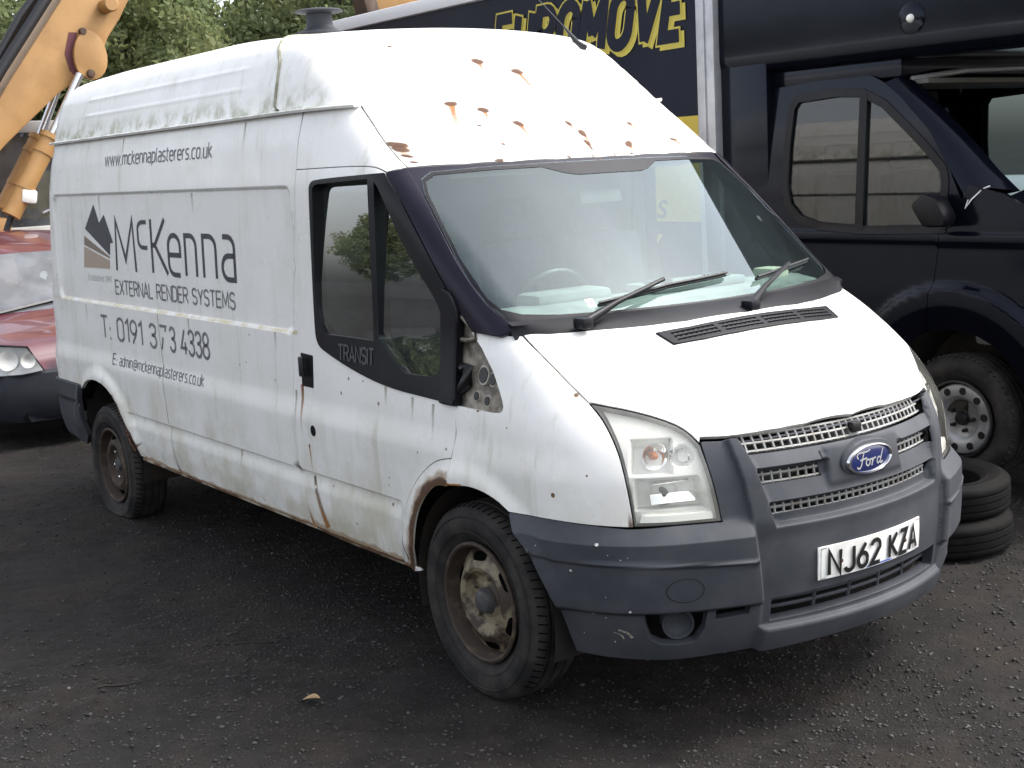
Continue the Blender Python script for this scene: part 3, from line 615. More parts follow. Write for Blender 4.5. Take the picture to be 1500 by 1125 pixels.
    G['c'] = (.36, [[(.36, X), (.2, X)]+arc(.2, X-.2, .2, .2, 90, 180, 5)+arc(.2, .2, .2, .2, 180, 270, 5)+[(.36, 0)]])
    G['k'] = (.36, [[(0, 0), (0, 1.02)], [(.34, X), (.02, .40), (.38, 0)]])
    G['e'] = (.40, [[(0, .36), (.40, .36), (.40, .5)]+arc(.2, X-.2, .2, .2, 0, 180, 9)+arc(.2, .2, .2, .2, 180, 270, 5)+[(.37, 0)]])
    G['n'] = (.38, [[(0, 0), (0, X), (.16, X)]+arc(.18, X-.2, .2, .2, 90, 0, 5)+[(.38, 0)]])
    G['a'] = (.38, [[(.04, X)]+arc(.19, X-.19, .19, .19, 90, 0, 5)+[(.38, 0), (.19, 0)]+arc(.19, .2, .19, .2, 270, 90, 9)+[(.38, .40)]])
    G['p'] = (.39, [[(0, -.24), (0, X)]+arc(.19, X-.2, .2, .2, 90, 0, 5)+arc(.19, .2, .2, .2, 0, -90, 5)+[(0, 0)]])
    G['l'] = (.10, [[(0, 1.02), (0, .1), (.10, 0)]])
    G['s'] = (.34, [[(.32, X)]+arc(.16, X-.18, .16, .18, 90, 270, 7)+arc(.17, .18, .17, .18, 90, -90, 7)+[(0, 0)]])
    G['t'] = (.24, [[(.06, .95), (.06, .16)]+arc(.2, .14, .14, .14, 180, 270, 4), [(-.04, X), (.24, X)]])
    G['r'] = (.24, [[(0, 0), (0, X)], [(0, X-.2)]+arc(.2, X-.2, .2, .2, 180, 90, 5)])
    G['o'] = (.40, [bowl(.40, X, 0, .2)+[(.40, .5)]])
    G['u'] = (.38, [[(0, X), (0, .2)]+arc(.2, .2, .2, .2, 180, 270, 5)+[(.38, 0), (.38, X)]])
    G['d'] = (.39, [[(.39, 1.02), (.39, 0), (.2, 0)]+arc(.2, .2, .2, .2, 270, 180, 5)+arc(.2, X-.2, .2, .2, 180, 90, 5)+[(.39, X)]])
    G['i'] = (.02, [[(0, 0), (0, X)], [(0, .92), (0, 1.0)]])
    G['b'] = (.39, [[(0, 1.02), (0, 0), (.2, 0)]+arc(.19, .2, .2, .2, -90, 0, 5)+arc(.19, X-.2, .2, .2, 0, 90, 5)+[(0, X)]])
    G['h'] = (.38, [[(0, 0), (0, 1.02)], [(0, X), (.16, X)]+arc(.18, X-.2, .2, .2, 90, 0, 5)+[(.38, 0)]])
    G['@'] = (.8, [arc(.4, .4, .4, .48, 300, -30, 20), arc(.4, .4, .17, .22, 0, 360, 12), [(.58, .62), (.58, .25), (.78, .2)]])
    return G
GLY = _glyphs()
def text_strokes(txt, x0, x1, z0, cap, w, space=.16, shear=0.0, skip=None):
    """lay a line of stroke letters from x0 to x1 on baseline z0; returns V2,F"""
    tot = 0; pos = []
    for ch in txt:
        g = GLY[ch]; pos.append(tot); tot += g[0]+space
    tot -= space; sx = (x1-x0)/tot
    V = []; F = []
    for ch, p in zip(txt, pos):
        for pl in GLY[ch][1]:
            q = [(x0+(p+a)*sx+shear*b*cap, z0+b*cap) for a, b in pl]
            v, f = stroke_quads(q, w); n = len(V); V += v; F += [tuple(i+n for i in t) for t in f]
    return V, F
def decal(name, dom, V2, F, fn, mat, parent, lift=.0015, off=0.0):
    Q = np.array([tuple(v) for v in V2], float)
    P, n = skin_frame(dom, Q, fn, off)
    F2 = []
    for f in F:
        a, b, c = P[f[0]], P[f[1]], P[f[2]]
        F2.append(tuple(f) if np.dot(np.cross(b-a, c-a), n[f[0]]) > 0 else tuple(f)[::-1])
    return obj(name, P+n*lift, F2, mat, parent, normals=n)
def blob_decal(name, dom, c, r, fn, mat, parent, stretch=(1, 1), ang=0, n=16, jag=.35, fade_in=1.0, lift=.0009, seed=0, rings=3, fade_out=.0):
    rg = np.random.default_rng(seed); Q = [c]; fade = [fade_in]
    rad = 1+jag*(rg.random(n)-.5)*2; rad = (np.roll(rad, 1)+rad*1.2+np.roll(rad, -1))/3.2
    for k in range(1, rings+1):
        for i in range(n):
            w = 2*math.pi*i/n; rr = r*rad[i]*k/rings
            a, b = rr*math.cos(w)*stretch[0], rr*math.sin(w)*stretch[1]
            Q.append((c[0]+a*math.cos(ang)-b*math.sin(ang), c[1]+a*math.sin(ang)+b*math.cos(ang))); fade.append(fade_in if k < rings else fade_out)
    F = [(0, 1+i, 1+(i+1) % n) for i in range(n)]
    for k in range(rings-1): F += [(1+k*n+i, 1+(k+1)*n+i, 1+(k+1)*n+(i+1) % n, 1+k*n+(i+1) % n) for i in range(n)]
    o = decal(name, dom, Q, F, fn, mat, parent, lift)
    at = o.data.attributes.new('fade', 'FLOAT', 'POINT'); at.data.foreach_set('value', np.array(fade, np.float32)); return o
def run_decal(name, dom, p0, p1, w0, w1, fn, mat, parent, lift=.0006, n=8, f0=.9):
    p0, p1 = np.array(p0, float), np.array(p1, float); d = p1-p0; L = np.linalg.norm(d); t = d/L; s = np.array([-t[1], t[0]])
    Q = []; fade = []
    for i in range(n+1):
        k = i/n; w = w0+(w1-w0)*k
        for j, a in ((-1, 0), (-.4, 1), (.4, 1), (1, 0)): Q.append(p0+d*k+s*w*j); fade.append(a*f0*(1-k)**1.3)
    F = [(i*4+j, i*4+j+1, i*4+j+5, i*4+j+4) for i in range(n) for j in range(3)]
    o = decal(name, dom, Q, F, fn, mat, parent, lift)
    at = o.data.attributes.new('fade', 'FLOAT', 'POINT'); at.data.foreach_set('value', np.array(fade, np.float32)); return o
class Surf:
    """a surface given by a function of two parameters"""
    def __init__(s, f, ref): s.f, s.ref = f, np.array(ref, float)
    def frame(s, q, e=.001):
        q = np.asarray(q, float); P = s.f(q)
        n = np.cross(s.f(q+[e, 0])-s.f(q-[e, 0]), s.f(q+[0, e])-s.f(q-[0, e])); n /= np.maximum(np.linalg.norm(n, axis=1)[:, None], 1e-12)
        k = np.sign(n@s.ref); k[k == 0] = 1; return P, n*k[:, None]
def surf_panel(name, surf, outline, mat, parent, **kw):
    V, F, n = panel_mesh(surf, np.array(outline, float), None, **kw); return obj(name, V, F, mat, parent, normals=n), (V, F, n)
# =====================================================================  GROUND
def ground_mat():
    m, nt, b = new_mat('wet_cinder_ground')
    big = noise(nt, .55, 6, .6); mid = noise(nt, 5, 6, .65); fine = noise(nt, 60, 6, .7); vf = noise(nt, 240, 3, .7)
    col = mixc(nt, ramp(nt, big, .35, .68), (.0195, .0175, .0168), (.037, .0318, .029))
    col = mixc(nt, ramp(nt, mid, .42, .62, 0, .8), col, (.0140, .0123, .0115))
    col = mixc(nt, ramp(nt, noise(nt, 2.1, 4), .46, .66, 0, .75), col, (.039, .030, .0240))
    col = mixc(nt, ramp(nt, fine, .56, .72, 0, .75), col, (.042, .038, .0355))
    col = mixc(nt, ramp(nt, vf, .60, .74, 0, .8), col, (.064, .060, .057))
    nt.links.new(col, b.inputs['Base Color'])
    nt.links.new(ramp(nt, big, .35, .65, .62, .9), b.inputs['Roughness']); b.inputs['Specular IOR Level'].default_value = .22
    h = math_(nt, 'ADD', math_(nt, 'MULTIPLY', fine, .7), math_(nt, 'ADD', math_(nt, 'MULTIPLY', vf, .35), math_(nt, 'MULTIPLY', mid, 1.2)))
    bump(nt, b, h, 1.0, .024); return m
M['ground'] = ground_mat()
def ground_h(x, y):
    # gentle ruts and hollows; level under the tyres
    h = .012*np.sin(x*1.3+y*.7)*np.sin(y*1.1-.4*x)+.010*np.sin(x*3.1-y*2.3+1)+.006*np.sin(x*7.3+y*5.1)*np.sin(y*6.7-x*2.2)
    h = h+.030*np.exp(-(((x+.95)/.40)**2+((y+2.2)/.28)**2))*(1+np.sin(x*23+y*9)*np.sin(y*19-x*7))
    return h-.010
gxs = np.unique(np.concatenate([np.linspace(-600, -30, 12), np.linspace(-30, -7, 24), np.linspace(-7, 4.2, 190), np.linspace(4.2, 30, 16), np.linspace(30, 600, 10)]))
gys = np.unique(np.concatenate([np.linspace(-600, -30, 12), np.linspace(-30, -5.5, 20), np.linspace(-5.5, 4.5, 170), np.linspace(4.5, 30, 20), np.linspace(30, 600, 12)]))
XX, YY = np.meshgrid(gxs, gys, indexing='ij'); ZZ = ground_h(XX, YY)
near = (XX > -9) & (XX < 6) & (YY > -7) & (YY < 6)
ZZ = ZZ+np.where(near, (rng.random(XX.shape)-.5)*.014, 0)
for wx, wy in ((0, -.86), (-3.74, -.86), (0, .86), (-3.74, .86)):
    k = np.exp(-(((XX-wx)/.35)**2+((YY-wy)/.30)**2)); ZZ = ZZ*(1-k)
ny = len(gys); idx = lambda i, j: i*ny+j
GV = np.stack([XX.ravel(), YY.ravel(), ZZ.ravel()], 1)
I, J = np.meshgrid(np.arange(len(gxs)-1), np.arange(ny-1), indexing='ij'); I = I.ravel(); J = J.ravel()
GF = np.stack([idx(I, J), idx(I+1, J), idx(I+1, J+1), idx(I, J+1)], 1)
g = obj('ground', GV, GF, M['ground'], smooth=True); g['kind'] = 'structure'
def gz(x, y):
    i = np.clip(np.searchsorted(gxs, x)-1, 0, len(gxs)-2); j = np.clip(np.searchsorted(gys, y)-1, 0, ny-2)
    tx = (x-gxs[i])/(gxs[i+1]-gxs[i]); ty = (y-gys[j])/(gys[j+1]-gys[j])
    return ZZ[i, j]*(1-tx)*(1-ty)+ZZ[i+1, j]*tx*(1-ty)+ZZ[i, j+1]*(1-tx)*ty+ZZ[i+1, j+1]*tx*ty
# loose stones: one mass of small faceted lumps
def stones(n, xr, yr_, r0, r1, mat, seed):
    rg = np.random.default_rng(seed)
    ico = np.array([(0, 0, 1), (1, 0, 0), (0, 1, 0), (-1, 0, 0), (0, -1, 0), (0, 0, -1), (.6, .6, .5), (-.6, .5, .45)], float)
    FI = [(0, 1, 6), (0, 6, 2), (1, 2, 6), (0, 2, 7), (0, 7, 3), (2, 3, 7), (0, 3, 4), (0, 4, 1), (5, 2, 1), (5, 3, 2), (5, 4, 3), (5, 1, 4)]
    x = xr[0]+(xr[1]-xr[0])*rg.random(n); y = yr_[0]+(yr_[1]-yr_[0])*rg.random(n)
    r = r0+(r1-r0)*rg.random(n)**3.2
    dens = .5+.5*np.sin(x*1.7+y*2.1)*np.sin(y*1.3-x*.8+2); k = rg.random(n) < .25+.75*dens
    x, y, r = x[k], y[k], r[k]; z = gz(x, y); n = len(x)
    a = rg.random(n)*6.28; sc = np.stack([r*(.7+.8*rg.random(n)), r*(.6+.6*rg.random(n)), r*(.35+.45*rg.random(n))], 1)
    P = ico[None]*(1+.35*(rg.random((n, 8, 1))-.5))*sc[:, None, :]
    ca, sa = np.cos(a)[:, None], np.sin(a)[:, None]
    X = P[:, :, 0]*ca-P[:, :, 1]*sa+x[:, None]; Y = P[:, :, 0]*sa+P[:, :, 1]*ca+y[:, None]; Z = P[:, :, 2]+z[:, None]+(sc[:, 2]*.25)[:, None]
    V = np.stack([X, Y, Z], -1).reshape(-1, 3)
    F = (np.array(FI)[None]+np.arange(n)[:, None, None]*8).reshape(-1, 3)
    me = bpy.data.meshes.new('gravel'); me.vertices.add(len(V)); me.vertices.foreach_set('co', V.ravel().astype(np.float32))
    me.loops.add(len(F)*3); me.loops.foreach_set('vertex_index', F.ravel().astype(np.int32)); me.polygons.add(len(F)); me.polygons.foreach_set('loop_start', np.arange(0, len(F)*3, 3, dtype=np.int32)); me.update(); me.validate()
    me.materials.append(mat); o = bpy.data.objects.new('gravel', me); COL.objects.link(o); return o
def stone_mat(name, a, b_):
    m, nt, b = new_mat(name); g_ = N(nt, 'ShaderNodeNewGeometry')
    nt.links.new(mixc(nt, ramp(nt, g_.outputs['Random Per Island'], .2, 1.0), a, b_), b.inputs['Base Color']); b.inputs['Roughness'].default_value = .75; return m
s1_ = stones(110000, (-7, 3.2), (-4.2, 3.0), .002, .011, stone_mat('cinder_stone', (.010, .009, .0085), (.050, .0465, .044)), 11)
tag(s1_, 'fine dark cinder gravel scattered over the yard', 'gravel'); s1_['kind'] = 'stuff'
s3_ = stones(75000, (-2.6, 2.6), (-3.3, .4), .002, .0065, stone_mat('packed_grit', (.012, .0108, .0102), (.054, .049, .046)), 13)
tag(s3_, 'packed fine grit covering the near ground', 'grit'); s3_['kind'] = 'stuff'; s3_.name = 'fine_grit'
s2_ = stones(130, (-5, 2.8), (-3.6, 2.2), .004, .016, stone_mat('pale_stone', (.04, .036, .033), (.12, .11, .10)), 12)
tag(s2_, 'scattered pale stones lying on the dark ground', 'stones'); s2_['kind'] = 'stuff'; s2_.name = 'loose_stones'
# fallen leaf and twigs
def fallen_leaf(x, y, L, a, label):
    V = []; 
    for i in range(9):
        t = i/8; w = L*.32*math.sin(math.pi*t**.8)
        for s in (-1, 0, 1): V.append((L*(t-.5)*math.cos(a)-s*w*math.sin(a), L*(t-.5)*math.sin(a)+s*w*math.cos(a), .012+.012*abs(s)*math.sin(t*3)+.010*t))
    F = [(i*3+j, i*3+j+1, i*3+j+4, i*3+j+3) for i in range(8) for j in range(2)]
    o = obj('fallen_leaf', V, F, simple('tan_leaf', (.30, .20, .10), .7, c2=(.20, .13, .06), nscale=40), None, True, loc=(x, y, float(gz(np.array([x]), np.array([y]))[0]))); tag(o, label, 'leaf')
fallen_leaf(-.39, -1.45, .075, .6, 'curled tan leaf lying on the ground left of the front wheel')
def twig(a, b, r, label):
    p = np.linspace(0, 1, 7)[:, None]; P = np.array(a)[None]*(1-p)+np.array(b)[None]*p; P = np.column_stack([P, gz(P[:, 0], P[:, 1])+.006]); P[:, :2] += rng.normal(0, .004, (7, 2))
    o = MB().tube(P, np.linspace(r, r*.5, 7), 5).build('twig', simple('dark_twig', (.02, .014, .010), .8), None, 40); tag(o, label, 'twig')
twig((-1.197, -1.432), (-1.042, -1.239), .004, 'long straight dark twig on the ground below the driver door')
twig((-1.02, -2.02), (-1.0, -1.86), .005, 'short crooked dark twig on the ground at lower left')
# =====================================================================  THE WHITE VAN
van = thing('panel_van', 'weathered white high-roof panel van with rust spots and missing door mirror', 'van')
A = lambda k: np.array(OUT[k], float)
def cat(*a): return np.concatenate([np.atleast_2d(np.array(x, float)) for x in a])
fn_side = lambda x, y, z: np.where(x < -.25, f_cab(x, y, z), np.minimum(f_cab(x, y, z), f_nose(x, y, z)))
rearx = lambda z: _ev(REAR, z)+.052
GZ = 2.168
CSEAM = np.array([(-.862, 2.170), (-.523, 1.917)])
# --- load-bay sides
zs = np.linspace(.735, GZ, 30)
side_out = cat([(-1.172, GZ)], A('gut2')[1:], A('doorrear')[1:], A('sill')[::-1][1:], A('reararch')[1:-1], [(-4.052, .735)], np.stack([rearx(zs), zs], 1))
xs = np.unique(np.round(np.concatenate([np.arange(-4.6, -1.15, .055), [-4.376, -4.371, -4.366, -4.361, -4.356, -4.35, -4.32, -1.285, -1.255, -1.249, -1.244, -1.239, -1.234, -1.229], np.arange(-4.25, -3.2, .03)]), 4))
vz = np.unique(np.round(np.concatenate([np.arange(.42, 2.16, .05), [.572, .59, .61, .63, .641, .6475, .6535, .657, .660, .664, .87, .88, .89, .9, .93, .96, .97, .98, .99, 1.232, 1.239, 1.2425, 1.246, 1.25, 1.255, 1.26, 1.27, 1.84, 1.852, 1.856, 1.861, 1.865, 1.869, 1.873, 1.88], np.arange(.7, .92, .025)]), 4))
panel('side_panel', 'side', side_out, fn_cab, M['white'], van, us=xs, vs=vz, h=.03, edge=.03, flange=.02)
# --- front doors
door_out = cat(A('doortop'), A('blackfront')[1:], A('doorfront')[1:], A('doorbot')[::-1][1:], A('doorrear')[::-1][1:-1])
blk = A('black'); win_hole = inset(blk, .012)
dx = np.arange(-1.3, 0, .04)
dz = np.unique(np.round(np.concatenate([np.arange(.42, 1.95, .045), [.572, .59, .61, .63, .641, .6475, .6535, .657, .660, .664, .87, .88, .89, .9, .93, .96, .97, .98, .99]]), 4))
dx = np.unique(np.concatenate([dx, [-.48, -.47, -.463, -.455, -.45]]))
lean = lambda q, P: -.042*np.maximum((q[:, 1]-1.1)/.85, 0)**2
V, F, n = panel_mesh('side', door_out, fn_side, holes=[win_hole], us=dx, vs=dz, h=.03, edge=.025, flange=.012, gap=.0034)
d0 = obj('door', V, F, M['white'], van, normals=n); d1 = mirrored(d0, V, F, n, M['white'], van)
for side, dr in ((0, d0), (1, d1)):
    def put_(name, outline, mat, **kw):
        V, F, n = panel_mesh('side', outline, fn_side, **kw)
        if side: return mirrored(type('o', (), {'name': name}), V, F, n, mat, dr)
        return obj(name, V, F, mat, dr, normals=n)
    put_('window_frame', blk, M['black_plastic'], holes=[A('glass_rear'), A('glass_front')], h=.03, edge=.015, off=.006, flange=.055, gap=.001)
    put_('window_pane', inset(A('glass_rear'), -.006), M['side_glass'], h=.05, edge=.03, off=-.004, flange=0, gap=0, disp=lean)
    put_('quarter_pane', inset(A('glass_front'), -.006), M['side_glass'], h=.05, edge=.03, off=-.004, flange=0, gap=0, disp=lean)
    hq = A('handle'); hq = cat(hq[0], hq[1], hq[2], hq[3])
    put_('door_handle', inset(hq, .004), M['black_plastic'], h=.012, off=.003, flange=.012, gap=0, lip=.003)
    c = A('lock')[0]
    put_('door_lock', [(c[0]+.018*math.cos(t), c[1]+.022*math.sin(t)) for t in np.linspace(0, 2*math.pi, 17)[:-1]], M['black_plastic'], h=.01, off=.004, flange=.008, gap=0)
    if side == 0: put_('mirror_base', A('mirbase'), M['black_plastic'], h=.02, off=.022, flange=.035, gap=0, lip=.008)
hb = A('handle'); cxh, czh = hb[:, 0].mean(), hb[:, 1].mean()
ph = chart_pos('side', np.array([[cxh, czh]]), fn_side)[0]
MB().box((cxh-.01, ph[1]-.022, czh+.018), (.032, .016, .085), bev=.006).build('handle_grip', M['plate_black'], d0, 40)
v, f = text_strokes('TRANSIT', -.893, -.630, 1.165, .062, .009, .12)
decal('lettering', 'side', v, f, fn_side, simple('moulded_letter_grey', (.06, .06, .065), .45), d0, .0085)
# pillar behind the front wheel arch and the sill rust
arch_out = cat(A('archdoor'), [(-.40, .385)], A('arch_rearlip')[::-1])
panel('arch_panel', 'side', arch_out, fn_side, M['white'], van, h=.03, edge=.02, flange=.010)
# --- cab side above the door
cu = cat([(-1.166, GZ), (-1.02, GZ), (-.862, GZ)], CSEAM[1:], A('doortop')[::-1], A('gut2')[::-1][1:-1])
panel('cab_upper', 'side', cu, fn_cab, M['white'], van, h=.035, edge=.03)
# --- front wings
panel('front_wing', 'wrap', A('fender'), fn_nose, M['white'], van, h=.022, edge=.022, flange=.03)
# --- bonnet
half = cat(A('bonnet_half')[::-1], A('bonedge')[1:], A('hl_top_t')[1:], A('lip')[:-1])
half = half[half[:, 1] < -.05]
bon_out = cat([(.442, 0)], half, [(.921, 0)], (half*[1, -1])[::-1])
panel('bonnet', 'top', bon_out, fn_nose, M['white'], van, mirror=False, h=.035, edge=.025, flange=.02, gap=.004, lip=.003)
# --- roof: front dome and rear shell, split at the joint
rs = A('roofseam'); seam = cat([(-1.76, 0), (-1.755, -.3), (-1.73, -.52)], rs)
gx = np.linspace(-1.430, -.862, 9); gv = conv('side', 'roof', np.stack([gx, gx*0+GZ+.004], 1), fn_cab)
cs = conv('side', 'roof', resample(CSEAM, .04, False), fn_cab)
wtop = conv('screen', 'roof', [(-.80, 1.918), (-.6, 1.919), (-.4, 1.919), (-.2, 1.919)], fn_cab)
wc = conv('screen', 'roof', [(0, 1.919)], fn_cab)
hf = cat(seam[1:], gv[1:], cs[1:], wtop)
cap_out = cat(seam[0], hf, wc, (hf*[1, -1])[::-1])
panel('roof_dome', 'roof', cap_out, fn_cab, M['white'], van, mirror=False, h=.04, edge=.03, flange=.012, gap=.0015)
gx = np.linspace(-1.43, -4.40, 30); gv = conv('side', 'roof', np.stack([gx, gx*0+GZ+.004], 1), fn_cab)
hr = cat(seam[1:-1], gv)
def rib(q, P):
    o = 0
    for zc in (2.30, 2.39): o = o+.0032*np.exp(-((P[:, 2]-zc)/.010)**2)
    return o*sstep(-3.95, -3.8, P[:, 0])*(1-sstep(-1.85, -1.7, P[:, 0]))
roof_out = cat(seam[0], hr, [(-4.40, 0)], (hr*[1, -1])[::-1])
vv = np.unique(np.round(np.concatenate([np.arange(-.95, .951, .04), *[s*np.arange(.72, .96, .008) for s in (-1, 1)]]), 4))
panel('roof_shell', 'roof', roof_out, fn_cab, M['white'], van, mirror=False, h=.05, edge=.03, vs=vv, us=np.arange(-4.4, -1.4, .07), flange=.012, disp=rib, gap=.0015)
# sealant bead on the joint
sb = np.concatenate([seam, (seam*[1, -1])[::-1][:-1][::1]]) if False else cat(seam[::-1], (seam*[1, -1])[1:])
Pq, nq = skin_frame('roof', resample(sb, .03, False), fn_cab)
MB().tube(Pq+nq*.001, .009, 6).build('roof_joint', M['sealant'], van, 60)
# --- rain gutters
for s in (1, -1):
    X = np.linspace(-4.40, -.862, 60); q = np.stack([X, X*0+GZ], 1); P, n = skin_frame('side', q, fn_cab)
    mb = MB(); V = []
    prof = [(-.012, .004), (.028, .000), (.032, .010), (.027, .016), (-.012, .012)]
    for p, nn in zip(P, n):
        for a, b in prof: V.append((p[0], p[1]-a*1.0, p[2]+b-.006))
    k = len(prof); F = [(i*k+j, i*k+(j+1) % k, (i+1)*k+(j+1) % k, (i+1)*k+j) for i in range(len(X)-1) for j in range(k)]+[tuple(range(k)), tuple((len(X)-1)*k+j for j in range(k))]
    mb.add([(a, b*s, c) for a, b, c in V], F).build('rain_gutter', M['white'], van, 30)
# --- rear end
zr = np.linspace(.42, 2.44, 40)
pr = chart_pos('side', np.stack([rearx(np.minimum(zr, 2.166))-0*zr, np.minimum(zr, 2.166)], 1), fn_cab)
yr = np.interp(zr, [.42, 2.1, 2.166, 2.30, 2.44], [.875, pr[-8, 1]*-1, .80, .77, .62]); yr[:34] = -pr[:34, 1]+.004
lh = np.stack([-yr, zr], 1)
rear_out = cat(lh, (lh*[-1, 1])[::-1])
panel('rear_end', 'rear', rear_out, fn_cab, M['white'], van, mirror=False, h=.06, edge=.05, flange=.01, gap=0)
rb = [(-4.05, .735), (-4.075, .62), (-4.085, .42), (-4.16, .36), (-4.45, .40), (-4.60, .46), (-4.615, .735)]
rbd = lambda q, P: .018-.014*np.exp(-((q[:, 1]-.622)/.006)**2)-.01*sstep(.62, .60, q[:, 1])*0
panel('rear_bumper', 'side', rb, fn_cab, M['trim_grey'], van, h=.018, edge=.02, disp=rbd, flange=.03)
MB().box((-4.70, 0, .55), (.10, 1.70, .26), bev=.02).build('rear_step', M['trim_grey'], van, 40)
# --- windscreen, pillars, scuttle
gh = cat([(-.75, 1.334), (-.832, 1.345)], A('glass')[1:-6] if False else [(-.866, 1.431), (-.872, 1.50), (-.863, 1.586), (-.842, 1.70), (-.817, 1.815), (-.79, 1.872), (-.74, 1.896), (-.52, 1.905), (-.25, 1.908)])
glass_out = cat([(0, 1.334)], gh, [(0, 1.908)], (gh*[-1, 1])[::-1])
ws = panel('windscreen', 'screen', glass_out, fn_cab, M['ws_glass'], van, mirror=False, h=.06, edge=.04, off=.001, flange=0, gap=0)
ch = cat([(-.322, 1.379), (-.499, 1.380), (-.671, 1.383), (-.79, 1.393), (-.842, 1.412), (-.858, 1.45), (-.853, 1.586), (-.832, 1.70), (-.805, 1.815), (-.782, 1.862), (-.735, 1.883), (-.52, 1.891), (-.30, 1.892), (-.22, 1.865), (-.17, 1.856)])
clear = cat([(0, 1.378)], ch, [(0, 1.856)], (ch*[-1, 1])[::-1])
panel('windscreen_border', 'screen', inset(glass_out, .002), fn_cab, M['black_plastic'], van, mirror=False, holes=[clear], h=.05, edge=.025, off=.0025, flange=0, gap=0)
wsur = cat([(0, 1.330), (-.80, 1.328), (-.875, 1.345), (-.89, 1.43), (-.862, 1.60), (-.85, 1.80), (-.82, 1.914), (0, 1.9165)]); wsur = cat(wsur, (wsur*[-1, 1])[::-1][1:-1])
panel('windscreen_surround', 'screen', wsur, fn_cab, M['pillar'], van, mirror=False, holes=[inset(glass_out, .004)], h=.05, edge=.025, off=-.003, flange=.02, gap=0)
po, pi_ = A('pillar_out'), A('pillar_in')
pill = cat(po, [(-.60, 1.328)], pi_[::-1])
panel('pillar_cover', 'cabwrap', pill, fn_cab, M['pillar'], van, h=.02, edge=.02, off=.006, flange=.03, lip=.004)
ys = np.linspace(-.86, .86, 61); bh = A('bonnet_half'); xc = np.interp(np.abs(ys), np.append(bh[::-1, 1]*-1, .86), np.append(bh[::-1, 0], .17)); xc = np.where(np.abs(ys) < .288, .442-(.442-bh[-1, 0])*(ys/.288)**2, xc)
V = []
for y, x in zip(ys, xc):
    zt = 1.374; xa = ws_x(y, zt)+.012; zb = float(bon_z(x, y))
    V += [(xa, y, zt), (xa+.03, y, zt-.012), (x-.012, y, min(zb+.002, zt-.02)), (x+.01, y, zb-.022)]
F = [(i*4+j, i*4+j+1, i*4+j+5, i*4+j+4) for i in range(60) for j in range(3)]
MB().add(V, F).build('scuttle_panel', M['black_plastic'], van, 50)
# wipers lie just proud of the screen
def sp(q, lift): 
    P, n = skin_frame('screen', np.array(q, float), fn_cab); return P+n*lift
for bl, am in (([(-.521, 1.392), (-.205, 1.427), (.108, 1.443)], [(-.647, 1.334), (-.468, 1.378), (-.226, 1.434)]), ([(.251, 1.415), (.488, 1.432), (.693, 1.442)], [(.048, 1.328), (.211, 1.369), (.475, 1.430)])):
    mb = MB().tube(sp(resample(bl, .04, False), .012), .007, 6).tube(sp(resample(bl, .04, False), .026), .005, 6)
    wb = mb.build('wiper_blade', M['plate_black'], van, 50)
    pa = sp(am, .045); pa[0] = pa[0]+[.02, 0, -.01]
    MB().tube([pa[0], pa[0]*.5+pa[1]*.5, pa[1], pa[2]], [.019, .015, .010, .008], 8).box(tuple(pa[0]), (.06, .05, .04), bev=.012).build('wiper_arm', M['black_plastic'], van, 45)
# --- bare metal where the mirror corner trim is missing
tri = panel('bare_corner', 'side', inset(A('tri'), -.006), fn_side, M['metal_bare'], van, mirror=False, h=.016, edge=.015, off=-.022, flange=.02, gap=0, disp=lambda q, P: .006*np.sin(q[:, 0]*55+q[:, 1]*20)*np.sin(q[:, 1]*48))
def tri_disc(c, r, m, lift, name):
    q = [c]+[(c[0]+r*math.cos(t), c[1]+r*math.sin(t)*1.15) for t in np.linspace(0, 2*math.pi, 17)[:-1]]
    F = [(0, 1+i, 1+(i+1) % 16) for i in range(16)]
    P, n = skin_frame('side', np.array(q), fn_side, -.022); P = P+n*lift
    mb = MB().add(P, F); mb.add(cat(P[1:], P[1:]-n[1:]*.02), [(i, (i+1) % 16, 16+(i+1) % 16, 16+i) for i in range(16)])
    return mb.build(name, m, tri, 30)
lightm = simple('worn_pale_metal', (.44, .41, .36), .55, c2=(.25, .21, .17), nscale=40)
for c, r in (((.045, 1.185), .024), ((.02, 1.11), .013), ((.085, 1.10), .014), ((.10, 1.175), .018)):
    tri_disc(c, r*1.28, lightm, .006, 'grommet_ring'); tri_disc(c, r, M['plate_black'], .0095, 'hole')
P, n = skin_frame('side', np.array([(-.085, 1.385), (-.05, 1.36), (-.02, 1.345), (.0, 1.31), (-.05, 1.30), (-.09, 1.30)]), fn_side, -.022); P = P+n*.016
MB().tube(P, .009, 6).build('bracket', M['metal_bare'], tri, 50)
P, n = skin_frame('side', np.array([(-.075, 1.20), (-.045, 1.20), (-.04, 1.15), (-.075, 1.12)]), fn_side, -.022)
MB().tube(P+n*.012, [.02, .026, .026, .02], 10).build('rubber_boot', M['plate_black'], tri, 60)
# the left side keeps its trim
panel('corner_trim', 'side', inset(A('tri'), .0), fn_side, M['black_plastic'], van, mirror=False, h=.03, edge=.02, off=.0, flange=.02)
ct = [o for o in van.children if o.name.startswith('corner_trim')][0]
for v in ct.data.vertices: v.co.y *= -1
ct.data.flip_normals()
